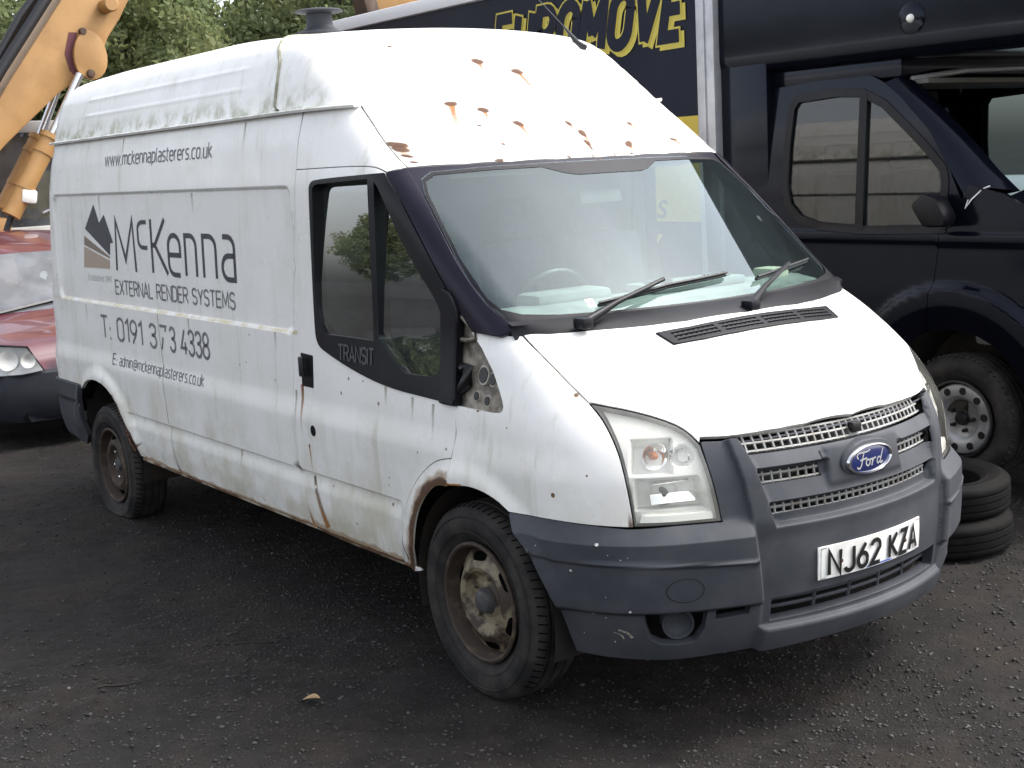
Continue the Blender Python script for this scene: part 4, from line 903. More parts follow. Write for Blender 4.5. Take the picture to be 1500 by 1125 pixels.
# --- bonnet air vent
vq = cat([(.441, -.425), (.470, -.30), (.483, -.15), (.486, 0)]); 
vent_out = cat([(.436, -.44), (.462, -.30), (.474, -.15), (.477, 0), (.474, .15), (.462, .30), (.436, .44), (.505, .425), (.530, .30), (.545, .15), (.549, 0), (.545, -.15), (.530, -.30), (.505, -.425)])
cells = []
for a, b in ((-.40, -.215), (-.195, -.01), (.01, .195), (.215, .40)):
    for x0, x1 in ((.012, .026), (.030, .044), (.048, .060)):
        cc = lambda y, x: (.477-.212*y*y*1.0+x, y)
        cells.append([cc(a, x0), cc((a+b)/2, x0), cc(b, x0), cc(b, x1), cc((a+b)/2, x1), cc(a, x1)])
bo = [o for o in van.children if o.name.startswith('bonnet')][0]
panel('bonnet_vent', 'top', vent_out, fn_nose, M['black_plastic'], bo, mirror=False, holes=cells, h=.03, edge=.02, off=.007, flange=.012, gap=0, lip=.003)
panel('vent_floor', 'top', inset(vent_out, .006), fn_nose, M['plate_black'], bo, mirror=False, h=.05, edge=.03, off=.0015, flange=0, gap=0)
mb = MB()
for y in np.arange(-.39, .40, .022):
    if min(abs(abs(y)-.205), abs(y)) < .012: continue
    q = np.array([(.477-.212*y*y+.012, y), (.477-.212*y*y+.060, y)]); P, n = skin_frame('top', q, fn_nose); P = P+n*.004
    mb.tube(P, .0022, 4)
mb.build('vent_slats', M['black_plastic'], bo, 0)['kind'] = 'stuff'
# ---------------------------------------------------------------- bumper and grille
_uz = np.arange(.26, 1.05, .01); _uu = np.linspace(-1.32, 1.32, 265)
_UY = chart_pos('wrap', np.stack(np.meshgrid(_uu, _uz), -1).reshape(-1, 2), fn_nose)[:, 1].reshape(len(_uz), -1)
def wrap_u(y, z):
    k = float(np.clip((z-.26)/.01, 0, len(_uz)-2)); i = int(k); t = k-i
    return float(np.interp(y, _UY[i]*(1-t)+_UY[i+1]*t, _uu))
def yz(pts): return np.array([(wrap_u(y, z), z) for y, z in pts])
def bump_disp(q, P):
    y, z = np.abs(P[:, 1]), P[:, 2]
    yb = np.interp(z, [.45, .68, .95], [.458, .482, .512])
    cor = sstep(-.010, .010, y-yb)
    ledge = np.clip((.750-z)/.056, 0, 1)
    dc = .040*ledge-.004*sstep(.69, .66, z)*0
    dc = dc-.026*(1-sstep(.452, .478, z))+.007*np.exp(-((z-np.interp(y, [.5, .92], [.612, .636]))/.006)**2)
    dc = dc*(1-.5*sstep(.37, .30, z)*0)
    ce = .016*sstep(.50, .52, z)*0+np.where(z > .70, .014, .006+.0*z)
    ce = .008+.010*sstep(.66, .74, z)
    yg = np.interp(z, [.70, 1.0], [.405, .475])
    g = (1-sstep(-.014, .006, y-yg))*sstep(.704, .722, z)
    gi = -.020+np.interp(z, [.782, .786, .850, .854, .894, .898, .950, .954], [0, .026, .006, 0, 0, .026, .006, 0])
    bd_ = (1-sstep(.175, .200, y))*sstep(.80, .82, z)*(1-sstep(.925, .945, z))
    gi = gi*(1-bd_)+.004*bd_
    ce = ce*(1-g)+gi*g
    ce = ce+.030*(1-sstep(.372, .384, z))
    return ce*(1-cor)+dc*cor
ba = chart_uv('wrap', np.array([(.268, -.9886, .75), (.396, -.977, .631), (.476, -.948, .4775), (.4927, -.89, .30)]))
def bow_bottom(): return yz([(-.85, .297), (-.70, .293), (-.466, .303), (-.25, .312)])
rh = cat([(0, .316)], bow_bottom()[::-1], ba[::-1], A('fendbot')[1:], A('hl_bot')[1:], A('hl_in')[::-1][1:-1], A('lip_w')[:-1]-[0, .010])
bump_out = cat(rh, [(0, 1.004)], (rh[1:]*[-1, 1])[::-1])
def rect(y0, y1, z0, z1, n=6, slant=0): 
    t = np.linspace(0, 1, n)
    return yz([(y0+(y1-y0)*k, z0) for k in t]+[(y1+(0), z1)]+[(y1-slant+(y0-y1+2*slant)*k if False else y1+(y0-y1)*k, z1) for k in t[1:]])
g1 = yz([(-.455, .947), (-.2, .947), (0, .947), (.2, .947), (.455, .947), (.468, .988), (.2, .994), (0, .996), (-.2, .994), (-.468, .988)])
g2 = yz([(-.436, .847), (-.3, .847), (-.205, .847), (-.21, .900), (-.3, .900), (-.446, .900)])
g3 = yz([(-.400, .746), (-.2, .746), (0, .746), (.2, .746), (.400, .746), (.420, .789), (.2, .789), (0, .789), (-.2, .789), (-.420, .789)])
lowi = yz([(-.425, .392), (-.2, .396), (0, .398), (.2, .396), (.425, .392), (.425, .468), (.2, .474), (0, .476), (-.2, .474), (-.425, .468)])
fogh = yz([(-.745, .352), (-.70, .350), (-.655, .356), (-.635, .40), (-.63, .463), (-.70, .466), (-.80, .466), (-.79, .41), (-.775, .37)])
slot = yz([(-.605, .425), (-.50, .432), (-.495, .466), (-.605, .462)])
bz = np.unique(np.round(np.concatenate([np.arange(.30, 1.01, .016), [.366, .372, .378, .384, .452, .458, .465, .472, .478, .604, .608, .612, .616, .62, .63, .692, .696, .704, .71, .716, .722, .746, .75, .782, .786, .85, .854, .894, .898, .95, .954]]), 4))
bfe = []
for sg in (-1, 1):
    for dd in (-.014, -.004, .006): bfe.append(yz([(sg*(np.interp(z, [.70, 1.0], [.405, .475])+dd), z) for z in np.arange(.70, .996, .02)]))
    for dd in (-.010, 0, .010): bfe.append(yz([(sg*(np.interp(z, [.45, .68, .95], [.458, .482, .512])+dd), z) for z in np.arange(.32, .99, .02)]))
bumper = panel('front_bumper', 'wrap', bump_out, fn_nose, M['trim_grey'], van, mirror=False, holes=[g1, g2, g2*[-1, 1], g3, lowi, fogh, fogh*[-1, 1], slot, slot*[-1, 1]], us=np.arange(-1.28, 1.281, .016), vs=bz, h=.016, edge=.016, flange=.035, disp=bump_disp, gap=.002, lip=.003, feats=bfe)
panel('bay_liner', 'wrap', cat([(-1.0, .31), (1.0, .31), (1.0, .74), (.62, .99), (-.62, .99), (-1.0, .74)]), fn_nose, M['plate_black'], bumper, mirror=False, h=.06, edge=.05, off=-.085, flange=0, gap=0)
def lattice(name, y0, y1, z0, z1, rows, step, parent, mat, off=-.023):
    mb = MB(); 
    def tb(pts, r):
        q = yz(pts); P, n = skin_frame('wrap', q, fn_nose, off); mb.tube(P, r, 5)
    for k in range(rows+1):
        z = z0+(z1-z0)*k/rows; tb([(y, z) for y in np.linspace(y0, y1, 15)], .0050)
    for y in np.arange(y0+step/2, y1, step): tb([(y, z0-.004), (y, (z0+z1)/2), (y, z1+.004)], .0050)
    return mb.build(name, mat, parent, 60)
lattice('grille_mesh', -.47, .47, .948, .997, 2, .033, bumper, M['mesh_grey'])
lattice('grille_mesh', -.44, -.16, .848, .899, 2, .033, bumper, M['mesh_grey']); lattice('grille_mesh', .16, .44, .848, .899, 2, .033, bumper, M['mesh_grey'])
lattice('grille_mesh', -.41, .41, .742, .787, 2, .033, bumper, M['mesh_grey'])
mb = MB()
for z in (.425, .452):
    q = yz([(y, z) for y in np.linspace(-.44, .44, 13)]); P, n = skin_frame('wrap', q, fn_nose, -.03); mb.tube(P, .007, 6)
for y in (-.24, -.08, .08, .24):
    q = yz([(y, .385), (y, .48)]); P, n = skin_frame('wrap', q, fn_nose, -.028); mb.tube(P, .008, 6)
mb.build('intake_slats', M['trim_grey'], bumper, 60)
for s in (-1, 1):
    q = yz([(-.712*-s*-1 if False else .712*s, .412)]); P, n = skin_frame('wrap', q, fn_nose, -.02); a = Vector(n[0]).to_track_quat('Y', 'Z').to_matrix()
    mb = MB().lathe([(.0, -.012), (.030, -.010), (.042, .000), (.046, .010), (.052, .012), (.054, .004), (.052, -.05)], 24)
    mb.V = [tuple(a @ Vector(v)+Vector(P[0])) for v in mb.V]; mb.build('fog_lamp_blank', M['trim_grey'], bumper, 40)
# bonnet catch bump in the top row
q = yz([(-.005, .975)]); P, n = skin_frame('wrap', q, fn_nose, -.012); MB().box(tuple(P[0]), (.03, .045, .034), bev=.008).build('bonnet_lock', M['plate_black'], bumper, 40)
# number plate, bent over the bumper face
pq = yz([(-.26, .5045), (-.13, .5045), (0, .5045), (.13, .5045), (.26, .5045), (.26, .6155), (.13, .6155), (0, .6155), (-.13, .6155), (-.26, .6155)])
pl = panel('number_plate', 'wrap', pq, fn_nose, M['plate'], van, mirror=False, h=.04, edge=.03, off=.013, flange=.006, gap=0, lip=.001)
def plate_text(txt, y0, y1):
    v, f = text_strokes(txt, y0, y1, .519, .079, .0150, .20); q = [(wrap_u(p[0], p[1]), p[1]) for p in v]
    return decal('lettering', 'wrap', q, f, fn_nose, M['plate_black'], pl, .0205)
plate_text('NJ62', -.222, .008); plate_text('KZA', .062, .228)
v, f = stroke_quads([(-.255, .5095), (.255, .5095), (.255, .6105), (-.255, .6105)], .0018, True); q = [(wrap_u(p[0], p[1]), p[1]) for p in v]
decal('plate_border', 'wrap', q, f, fn_nose, M['plate_black'], pl, .0200)
v, f = stroke_quads([(-.055, .5128), (.075, .5128)], .005); q = [(wrap_u(p[0], p[1]), p[1]) for p in v]; decal('maker_line', 'wrap', q, f, fn_nose, M['plate_blue'], pl, .0202)
for y in (-.17, .155):
    q = yz([(y, .557)]); P, n = skin_frame('wrap', q, fn_nose, .0155); a = Vector(n[0]).to_track_quat('Y', 'Z').to_matrix()
    mb = MB().lathe([(0, .004), (.006, .003), (.008, 0)], 10); mb.V = [tuple(a @ Vector(v)+Vector(P[0])) for v in mb.V]; mb.build('plate_screw', M['rust'], pl, 40)
# oval badge
bd = Vector((.985, 0, .872)); 
def oval(rx, rz, prof):
    mb = MB(); V = []; n = 40
    for k, (sc, h) in enumerate(prof):
        for i in range(n):
            w = 2*math.pi*i/n; V.append((bd.x+h, rx*sc*math.cos(w), bd.z+rz*sc*math.sin(w)))
    F = [(k*n+i, k*n+(i+1) % n, (k+1)*n+(i+1) % n, (k+1)*n+i) for k in range(len(prof)-1) for i in range(n)]
    F.append(tuple((len(prof)-1)*n+i for i in range(n))); return mb.add(V, F)
bg_ = oval(.138, .068, [(1.0, -.06), (1.0, -.012), (.97, -.002), (.90, .002)]).build('badge', M['trim_grey'], bumper, 40)
oval(.118, .052, [(1.0, -.01), (1.0, .006), (.97, .012), (.90, .013), (.865, .008), (.86, .004)]).build('badge_ring', simple('badge_chrome', (.75, .75, .77), .15, 1.0), bg_, 40)
oval(.102, .0448, [(1.0, .006), (.9, .0085), (.6, .0105), (.3, .011)]).build('badge_field', M['ford_blue'], bg_, 60)
def cur(pts, it=3):
    P = [np.array(p, float) for p in pts]
    for _ in range(it):
        Q = [P[0]]
        for a, b in zip(P[:-1], P[1:]): Q += [a*.75+b*.25, a*.25+b*.75]
        Q.append(P[-1]); P = Q
    return P
script = [[(-.066, .008), (-.074, .018), (-.066, .028), (-.040, .026), (-.020, .027), (-.008, .032)], [(-.040, .026), (-.046, .005), (-.052, -.018), (-.064, -.026), (-.072, -.018)], [(-.058, .002), (-.040, .004), (-.024, .006)],
          [(-.012, -.002), (-.024, .002), (-.030, -.012), (-.020, -.022), (-.008, -.014), (-.010, .0), (-.004, -.002)], [(-.004, -.002), (.006, .002), (.003, -.012), (.0, -.022)], [(.005, -.008), (.012, .002), (.022, .0)],
          [(.046, -.002), (.034, .002), (.026, -.012), (.034, -.022), (.046, -.012)], [(.060, .026), (.052, .006), (.045, -.012), (.048, -.022), (.060, -.016)]]
V = []; F = []
for s_ in script:
    v, f = stroke_quads(cur(s_), .0052); n0 = len(V); V += [(bd.x+.0125-.004*(p[0]/.1)**2, p[0], bd.z+p[1]*1.05) for p in v]; F += [tuple(i+n0 for i in t) for t in f]
MB().add(V, F).build('lettering', simple('badge_script', (.8, .8, .8), .25, .6), bg_)
# ---------------------------------------------------------------- headlamps
hl = A('headlamp')
for s in (0, 1):
    hp = bpy.data.objects.new('headlamp', None); COL.objects.link(hp); hp.parent = van
    def put2(name, outline, mat, **kw):
        V, F, n = panel_mesh('wrap', outline, fn_nose, **kw)
        if s: return mirrored(type('o', (), {'name': name}), V, F, n, mat, hp)
        return obj(name, V, F, mat, hp, normals=n)
    c1 = (-.795, .945); c2 = (-.72, .845)
    def bowl_d(q, P):
        u, z = q[:, 0], q[:, 1]
        d1 = np.maximum(np.abs(u+.79)/.062, np.abs(z-.957)/.052); d3 = np.sqrt(((u+.695)/.035)**2+((z-.955)/.030)**2)
        inlow = sstep(-.838, -.828, u)*(1-sstep(-.645+(z-.85)*-.25, -.635+(z-.85)*-.25, u))*sstep(.788, .794, z)*(1-sstep(.884, .890, z))
        return -.045*(1-sstep(.85, 1.05, d1))-.03*(1-sstep(.8, 1.1, d3))-.05*inlow
    put2('lamp_housing', inset(hl, .004), M['silver'], h=.008, edge=.014, off=-.026, flange=0, gap=0, disp=bowl_d)
    lb = [(-.822, .757), (-.72, .756), (-.607, .756), (-.612, .778), (-.72, .777), (-.815, .778)]
    put2('lamp_bar', lb, M['lamp_white'], h=.02, edge=.02, off=-.012, flange=.02, gap=0)
    put2('lamp_lens', hl, M['lens'], h=.025, edge=.02, off=.0, flange=0, gap=.0035)
    put2('lamp_rim', hl, M['plate_black'], holes=[inset(hl, .009)], h=.05, edge=.016, off=-.002, flange=.045, gap=.003)
    def place(mb, u, z, off, name, mat, tilt=None):
        P, n = skin_frame('wrap', np.array([(u, z)]), fn_nose, off); d = Vector((.93, -.30, -.05)).normalized() if tilt is None else Vector(tilt).normalized()
        a = d.to_track_quat('Y', 'Z').to_matrix(); V = [a @ Vector(v)+Vector(P[0]) for v in mb.V]
        if s: V = [(v[0], -v[1], v[2]) for v in V]
        mb.V = [tuple(v) for v in V]; return mb.build(name, mat, hp, 45)
    place(MB().lathe([(.0, -.02), (.018, -.018), (.034, -.004), (.042, .016), (.046, .018)], 24), -.79, .957, -.058, 'reflector', M['chrome'])
    place(MB().lathe([(.0, .024), (.010, .02), (.014, .006), (.012, -.02)], 12), -.79, .957, -.055, 'indicator_bulb', M['amber'])
    place(MB().lathe([(.0, -.012), (.012, -.01), (.022, .0), (.027, .012)], 20), -.695, .955, -.050, 'reflector', M['chrome'])
    place(MB().lathe([(.0, -.03), (.02, -.028), (.038, -.012), (.046, .012)], 24), -.76, .842, -.066, 'reflector', M['chrome'])
    place(MB().box((0, .0, 0), (.15, .004, .034), bev=.001), -.73, .822, -.055, 'reflector_step', M['chrome'], (.80, -.35, .45))
    place(MB().box((0, .0, 0), (.13, .004, .016), bev=.001), -.735, .878, -.045, 'reflector_brow', M['chrome'], (.85, -.35, -.35))
    place(MB().lathe([(.0, .03), (.007, .028), (.010, .015), (.010, -.02)], 12), -.76, .845, -.066, 'headlamp_bulb', simple('dark_bulb_cap', (.05, .05, .06), .3))
# ---------------------------------------------------------------- wheels
def tyre_profile(rt, wd, rr):
    h = wd/2
    return [(rr-.012, -h*.62), (rr+.012, -h*.80), (rr+.05, -h*1.0), (rr+.085, -h*1.0), (rt-.022, -h*.90), (rt-.006, -h*.76), (rt, -h*.60), (rt-.001, -h*.46), (rt-.009, -h*.44), (rt-.009, -h*.36), (rt, -h*.34), (rt+.001, -h*.06), (rt-.009, -h*.04), (rt-.009, h*.04), (rt+.001, h*.06),
            (rt, h*.34), (rt-.009, h*.36), (rt-.009, h*.44), (rt-.001, h*.46), (rt, h*.60), (rt-.006, h*.76), (rt-.022, h*.90), (rt-.05, h*.99), (rt-.052, h*1.01), (rt-.06, h*1.0), (rr+.075, h*1.02), (rr+.05, h*1.0), (rr+.022, h*.86), (rr+.018, h*.88), (rr+.012, h*.82), (rr-.004, h*.74), (rr-.012, h*.62)]
def make_tyre(name, parent, mat, rt=.362, wd=.215, rr=.2228, flat_at=None, n=72):
    mb = MB().lathe(tyre_profile(rt, wd, rr), n, closed=True)
    if flat_at is not None:
        V = []
        for x, y, z in mb.V:
            lim = flat_at
            if z < lim+.05:
                k = max(0, (lim+.05-z))/.1; y = y*(1+.16*min(k, 1))
            if z < lim: x = x*1.0; z = lim+.0008*random.random()
            V.append((x, y, z))
        mb.V = V
    o = mb.build(name, mat, parent, 32)
    return o
def make_wheel(name, parent, loc, sgn, flat, rimmat, dark, cap, offset=.0, steer=0.0):
    w = bpy.data.objects.new(name, None); COL.objects.link(w); w.parent = parent; w.location = loc; w.rotation_euler = (0, 0, (0 if sgn < 0 else math.pi)+steer)
    make_tyre('tyre', w, M['rubber'], flat_at=flat)
    mb = MB()
    for a in np.arange(0, 360, 5):
        if math.sin(R(a)) < -.72: continue
        mb.tube([(.3635*math.cos(R(a)), -.062, .3635*math.sin(R(a))), (.352*math.cos(R(a+1.2)), -.094, .352*math.sin(R(a+1.2)))], .0022, 4)
    mb.build('tread_sipes', M['void'], w)['kind'] = 'stuff'
    mb = MB()
    for r_ in (.262, .318): mb.lathe([(r_-.002, -.1085), (r_, -.1105), (r_+.002, -.1085)], 60)
    mb.build('sidewall_rib', M['rubber'], w, 60)['kind'] = 'stuff'
    # outer face looks towards -y
    MB().lathe([(.2228, -.088), (.2228, -.096), (.214, -.100), (.207, -.096), (.202, -.080), (.198, -.045), (.190, -.030), (.186, .03), (.19, .09)], 48).build('rim_barrel', dark, w, 35)
    prof = [(.200, -.034), (.192, -.046), (.178, -.054), (.160, -.064), (.142, -.078), (.126, -.083), (.112, -.078), (.102, -.058), (.092, -.050), (.066, -.049), (.058, -.055), (.0, -.055)]
    dsc = MB().lathe(prof, 48).build('rim_disc', rimmat, w, 28)
    pr2 = np.array(prof[:8])[::-1]
    for k in range(6):
        a = R(38+60*k); r0 = .166; ww = [(r0+.016*np.sign(math.cos(t))*abs(math.cos(t))**.6, .040*np.sign(math.sin(t))*abs(math.sin(t))**.6/r0) for t in np.linspace(0, 2*math.pi, 19)[:-1]]
        Vv = [(rr_*math.cos(a+da), float(np.interp(rr_, pr2[:, 0], pr2[:, 1]))-.0025, rr_*math.sin(a+da)) for rr_, da in ww]
        MB().add(Vv, [tuple(range(18))]).build('vent_slot', M['void'], dsc)
    for k in range(5 if cap else 6):
        a = R(10+360/(5 if cap else 6)*k); c = (.086*math.cos(a), -.031, .086*math.sin(a))
        MB().lathe([(.0, -.030), (.010, -.030), (.013, -.024), (.013, .004)], 6, c=c).build('wheel_nut', M['chrome'] if not cap else rimmat, w, 30)
    MB().lathe([(.0, -.092), (.026, -.090), (.040, -.084), (.046, -.072), (.050, -.046), (.062, -.040), (.064, -.030)] if cap else [(.0, -.075), (.034, -.073), (.040, -.066), (.042, -.030)], 24).build('hub_cap', M['hubcap'], w, 40)
    return w
YW = .8585
wf = make_wheel('front_wheel', van, (0, -YW+.003, .356), -1, -.352, M['rim'], M['rim_dark'], True)
wr = make_wheel('rear_wheel', van, (-3.74, -YW, .287), -1, -.283, M['rim_dark'], M['rim_dark'], False)
make_wheel('front_wheel', van, (0, YW-.003, .356), 1, -.352, M['rim'], M['rim_dark'], True); make_wheel('rear_wheel', van, (-3.74, YW, .34), 1, -.336, M['rim_dark'], M['rim_dark'], False)
for x, z in ((0, .35), (-3.72, .36)):
    for s in (-1, 1):
        V = []; n = 24
        for i in range(n+1):
            w = R(-15+210*i/n)
            for y in (.935, .55): V.append((x+.425*math.cos(w), s*y, z+.43*math.sin(w)))
        V += [(x, s*.56, z)]
        F = [(2*i, 2*i+1, 2*i+3, 2*i+2) for i in range(n)]+[(2*i+1, 2*n+2, 2*i+3) for i in range(n)]
        MB().add(V, F).build('wheel_arch_liner', M['dark'], van, 50)
# mud flap behind the rear wheel
MB().box((-4.16, -.80, .40), (.012, .26, .46), Matrix.Rotation(R(-6), 3, 'Y'), .004).build('mud_flap', M['rubber'], van, 30)
# underside
mb = MB().box((-1.95, 0, .40), (5.2, 1.66, .05)).box((-1.9, .45, .33), (4.4, .08, .14)).box((-1.9, -.45, .33), (4.4, .08, .14)).box((-3.74, 0, .29), (.12, 1.5, .12)).box((0, 0, .27), (.14, 1.4, .10)).box((.35, 0, .36), (.7, 1.1, .06))
mb.build('underbody', M['dark'], van)
P = chart_pos('side', cat(np.stack([np.linspace(-3.25, -1.25, 24), np.full(24, .402)], 1), A('doorbot'), [(-.42, .39)]), fn_side)
MB().tube(P+[0, .012, -.004], .011, 6).build('sill_flange', simple('rusty_sill', (.42, .38, .30), .7, c2=(.12, .06, .03), nscale=5, nlo=.42, nhi=.56), van, 60)
# ---------------------------------------------------------------- cab interior
mb = MB().prism([(.10, 1.372), (-.02, 1.392), (-.16, 1.385), (-.24, 1.30), (-.22, .75), (.1, .75)], -.80, .80, 'xz', .02); dash = mb.build('dashboard', M['dash'], van, 40)
MB().box((.16, 0, 1.350), (.16, 1.40, .02), Matrix.Rotation(R(6), 3, 'Y'), .006).build('dash_top', M['dash'], dash, 40)
MB().box((-.12, -.40, 1.40), (.16, .36, .06), bev=.028).build('instrument_hood', M['dash'], dash, 40)
for y in (.02, .34): MB().lathe([(.0, -.008), (.046, -.006), (.050, .010), (.058, .012), (.058, 0)], 20, 'z', (-.05, y, 1.418)).build('cup_holder', M['plate_black'], dash, 40)
MB().box((-.06, .18, 1.402), (.18, .50, .034), bev=.012).build('dash_tray', M['dash'], dash, 40)
MB().box((-.05, .66, 1.40), (.12, .10, .05), bev=.015).build('dash_parcel', simple('cream_plastic', (.62, .60, .48), .5), dash, 40)
t = [(-.30+.065+.19*math.cos(a)*.42, -.40+.19*math.sin(a), 1.33+.19*math.cos(a)*.88) for a in np.linspace(0, 2*math.pi, 33)]
mb = MB().tube(t, .016, 8, False); mb.tube([(-.13, -.40, 1.27), (-.235, -.40, 1.325)], [.05, .06], 12)
for a in (90, 210, 330): mb.tube([(-.235, -.40, 1.325), (-.235+.19*math.cos(R(a))*.42, -.40+.19*math.sin(R(a)), 1.33+.19*math.cos(R(a))*.88)], .018, 6)
mb.build('steering_wheel', M['plate_black'], van, 50)
def seat(y, w):
    mb = MB().box((-.72, y, .88), (.52, w, .16), bev=.05).box((-1.02, y, 1.24), (.15, w, .66), Matrix.Rotation(R(-12), 3, 'Y'), .05)
    o = mb.build('seat', M['seat'], van, 50); return o
s1 = seat(-.42, .52); s2 = seat(.34, .92)
for y, s in ((-.42, s1), (.12, s2), (.56, s2)): MB().box((-1.10, y, 1.66), (.10, .27, .19), bev=.045).build('headrest', M['seat'], s, 50)
MB().box((-1.26, 0, 1.25), (.02, 1.74, 1.50)).build('bulkhead', simple('bulkhead_grey', (.15, .165, .17), .6), van)
MB().box((-.60, 0, .76), (1.3, 1.70, .04)).build('cab_floor', M['dark'], van)
MB().box((-.98, 0, 1.985), (.52, 1.45, .02), bev=.004).build('headlining', M['headlining'], van)
MB().box((-.36, .0, 1.76), (.02, .22, .06), Matrix.Rotation(R(-20), 3, 'Y'), .008).build('rear_view_mirror', M['plate_black'], van, 40)
for y in (-.40, .40): MB().box((-.60, y, 1.90), (.16, .42, .015), Matrix.Rotation(R(22), 3, 'Y'), .005).build('sun_visor', M['headlining'], van, 40)
MB().add(*[[(.27, -.60, 1.405), (.27, -.565, 1.405), (.245, -.565, 1.432), (.245, -.60, 1.432)], [(0, 1, 2, 3)]]).build('windscreen_sticker', simple('paper_sticker', (.6, .5, .5), .6, c2=(.5, .12, .2), nscale=60), van)
# ---------------------------------------------------------------- roof fittings
vx, vy = -2.05, -.30; zr_ = float(roof_z(vx, vy))+.012
vent = MB().lathe([(.140, -.05), (.136, .008), (.10, .020), (.072, .034), (.064, .05), (.062, .100), (.0, .100)], 36, 'z', (vx, vy, zr_)).build('roof_ventilator', M['trim_grey'], van, 35)
MB().lathe([(.0, .128), (.06, .127), (.108, .120), (.118, .114), (.114, .110), (.06, .102), (.0, .102)], 36, 'z', (vx, vy, zr_)).build('ventilator_cap', M['trim_grey'], vent, 35)
pa = chart_pos('roof', chart_uv('roof', np.array([(-1.123, .54, 2.41)])), fn_cab)[0]
MB().tube([pa+[.03, 0, -.01], pa+[-.02, 0, .02], pa+[-.10, -.01, .10]], [.018, .013, .005], 8).tube([pa+[-.10, -.01, .10], pa+[-.55, -.06, .50]], .0022, 5).build('aerial', M['plate_black'], van, 50)
# ---------------------------------------------------------------- printed livery
def line_chars(txt, x0, x1, z0, cap, w, mat, space=.16):
    tot = sum(GLY[c][0]+space for c in txt)-space; sx = (x1-x0)/tot; p = x0
    for c in txt:
        if GLY[c][1]:
            v, f = text_strokes(c, p, p+max(GLY[c][0], .02)*sx, z0, cap, w, space); decal('letter', 'side', v, f, fn_cab, mat, van, .0016)
        p += (GLY[c][0]+space)*sx
def line_text(txt, x0, x1, z0, cap, w, mat, name='lettering', space=.16):
    v, f = text_strokes(txt, x0, x1, z0, cap, w, space); return decal(name, 'side', v, f, fn_cab, mat, van, .0016)
line_text('www.mckennaplasterers.co.uk', -3.45, -2.035, 2.012, .068, .0085, M['print_mid'])
for dom in ('m1', 'm2', 'm3'): pass
def poly_decal(name, pts, mat):
    q = [tuple(p) for p in pts]; v2, _, f2, _, _, _ = delaunay_2d_cdt([Vector(p) for p in q], [(i, (i+1) % len(q)) for i in range(len(q))], [], 1, 1e-6)
    return decal(name, 'side', [tuple(v) for v in v2], [tuple(f) for f in f2], fn_cab, mat, van, .0016)
poly_decal('logo_peak', A('m1'), M['print_dark']); poly_decal('logo_stripe', A('m2'), M['print_brown']); poly_decal('logo_stripe', A('m3'), M['print_beige'])
for ch, a_, b_, z_, h_, w_ in (('M', -3.385, -3.095, 1.443, .277, .026), ('c', -3.04, -2.915, 1.575, .185, .022), ('K', -2.855, -2.655, 1.447, .277, .026), ('e', -2.635, -2.485, 1.447, .275, .025), ('n', -2.42, -2.29, 1.447, .275, .025), ('n', -2.205, -2.06, 1.447, .275, .025), ('a', -1.99, -1.855, 1.447, .275, .025)):
    line_text(ch, a_, b_, z_, h_, w_, M['print_dark'])
line_chars('EXTERNAL RENDER SYSTEMS', -3.428, -1.875, 1.312, .075, .0105, M['print_mid'], space=.13)
line_chars('T: 0191 3', -3.66, -2.84, 1.056, .122, .0165, M['print_mid'], space=.15); line_text('~', -2.80, -2.70, 1.056, .122, .0155, M['print_mid'])
line_chars('3 4338', -2.655, -2.17, 1.056, .122, .0165, M['print_mid'], space=.12)
line_text('E: ', -3.50, -3.40, .915, .058, .009, M['print_mid']); line_text('admin@mckennaplasterers.co.uk', -3.395, -2.25, .915, .056, .0068, M['print_mid'])
line_text('Established 1991', -3.865, -3.49, 1.372, .034, .0042, M['print_pale'])
# fold line between the pressings of the side
ms = A('midseam'); ms = cat([(-2.80, 1.235), (-2.79, 1.1)], [(-2.765, .95), (-2.75, .80), (-2.748, .67), (-2.742, .60), (-2.735, .52), (-2.715, .45), (-2.69, .402)])
v, f = stroke_quads(resample(ms, .03, False), .0035); decal('panel_seam', 'side', v, f, fn_cab, simple('dirty_seam', (.14, .13, .11), .9), van, .0012)
# ---------------------------------------------------------------- rust
def smooth1_(x, k=2):
    for _ in range(k): x = np.concatenate([x[:1], (x[:-2]+2*x[1:-1]+x[2:])/4, x[-1:]])
    return x
def rspot(c, r, L, dirx=(1, .0), seed=0, w=None):
    c = np.array(c, float); d = np.array(dirx)/np.linalg.norm(dirx)
    if L: run_decal('rust_run', 'roof', c, c+d*L, (w or r*.62), r*.22, fn_cab, M['stain'], van)
    blob_decal('rust_halo', 'roof', tuple(c), r*1.4, fn_cab, M['stain'], van, (.62, 1.35), 0, seed=seed+200, jag=.3, fade_in=.4, lift=.0007)
    blob_decal('rust_spot', 'roof', tuple(c), r, fn_cab, M['stain_core'], van, (.62, 1.45), 0, seed=seed, jag=.35, n=22)
RR = A('roofrust')
for i, (r, L) in enumerate([(.010, .0), (.024, .08), (.030, .17), (.026, .16), (.019, .10), (.024, .12), (.025, .13), (.026, .08), (.026, .09), (.014, 0), (.018, .20), (.026, .08), (.014, .10), (.009, 0), (.007, 0), (.008, 0), (.016, 0), (.02, 0)]):
    if i in (16, 17): continue
    rspot(RR[i], r*(.85+.5*((i*37) % 10)/10), L*(1.2+.9*((i*53) % 10)/10), (1, 1.9*RR[i][1]), i)
q1 = conv('side', 'roof', [(-.625, 2.000), (-.600, 1.980), (-.565, 1.953), (-.53, 1.928)], fn_cab)
for q_, r, sd in zip(q1, (.030, .024, .016, .010), (31, 32, 33, 34)): blob_decal('rust_spot', 'roof', (q_[0], q_[1]+.012), r, fn_cab, M['stain_core'], van, (1.1, .55), 0, seed=sd)
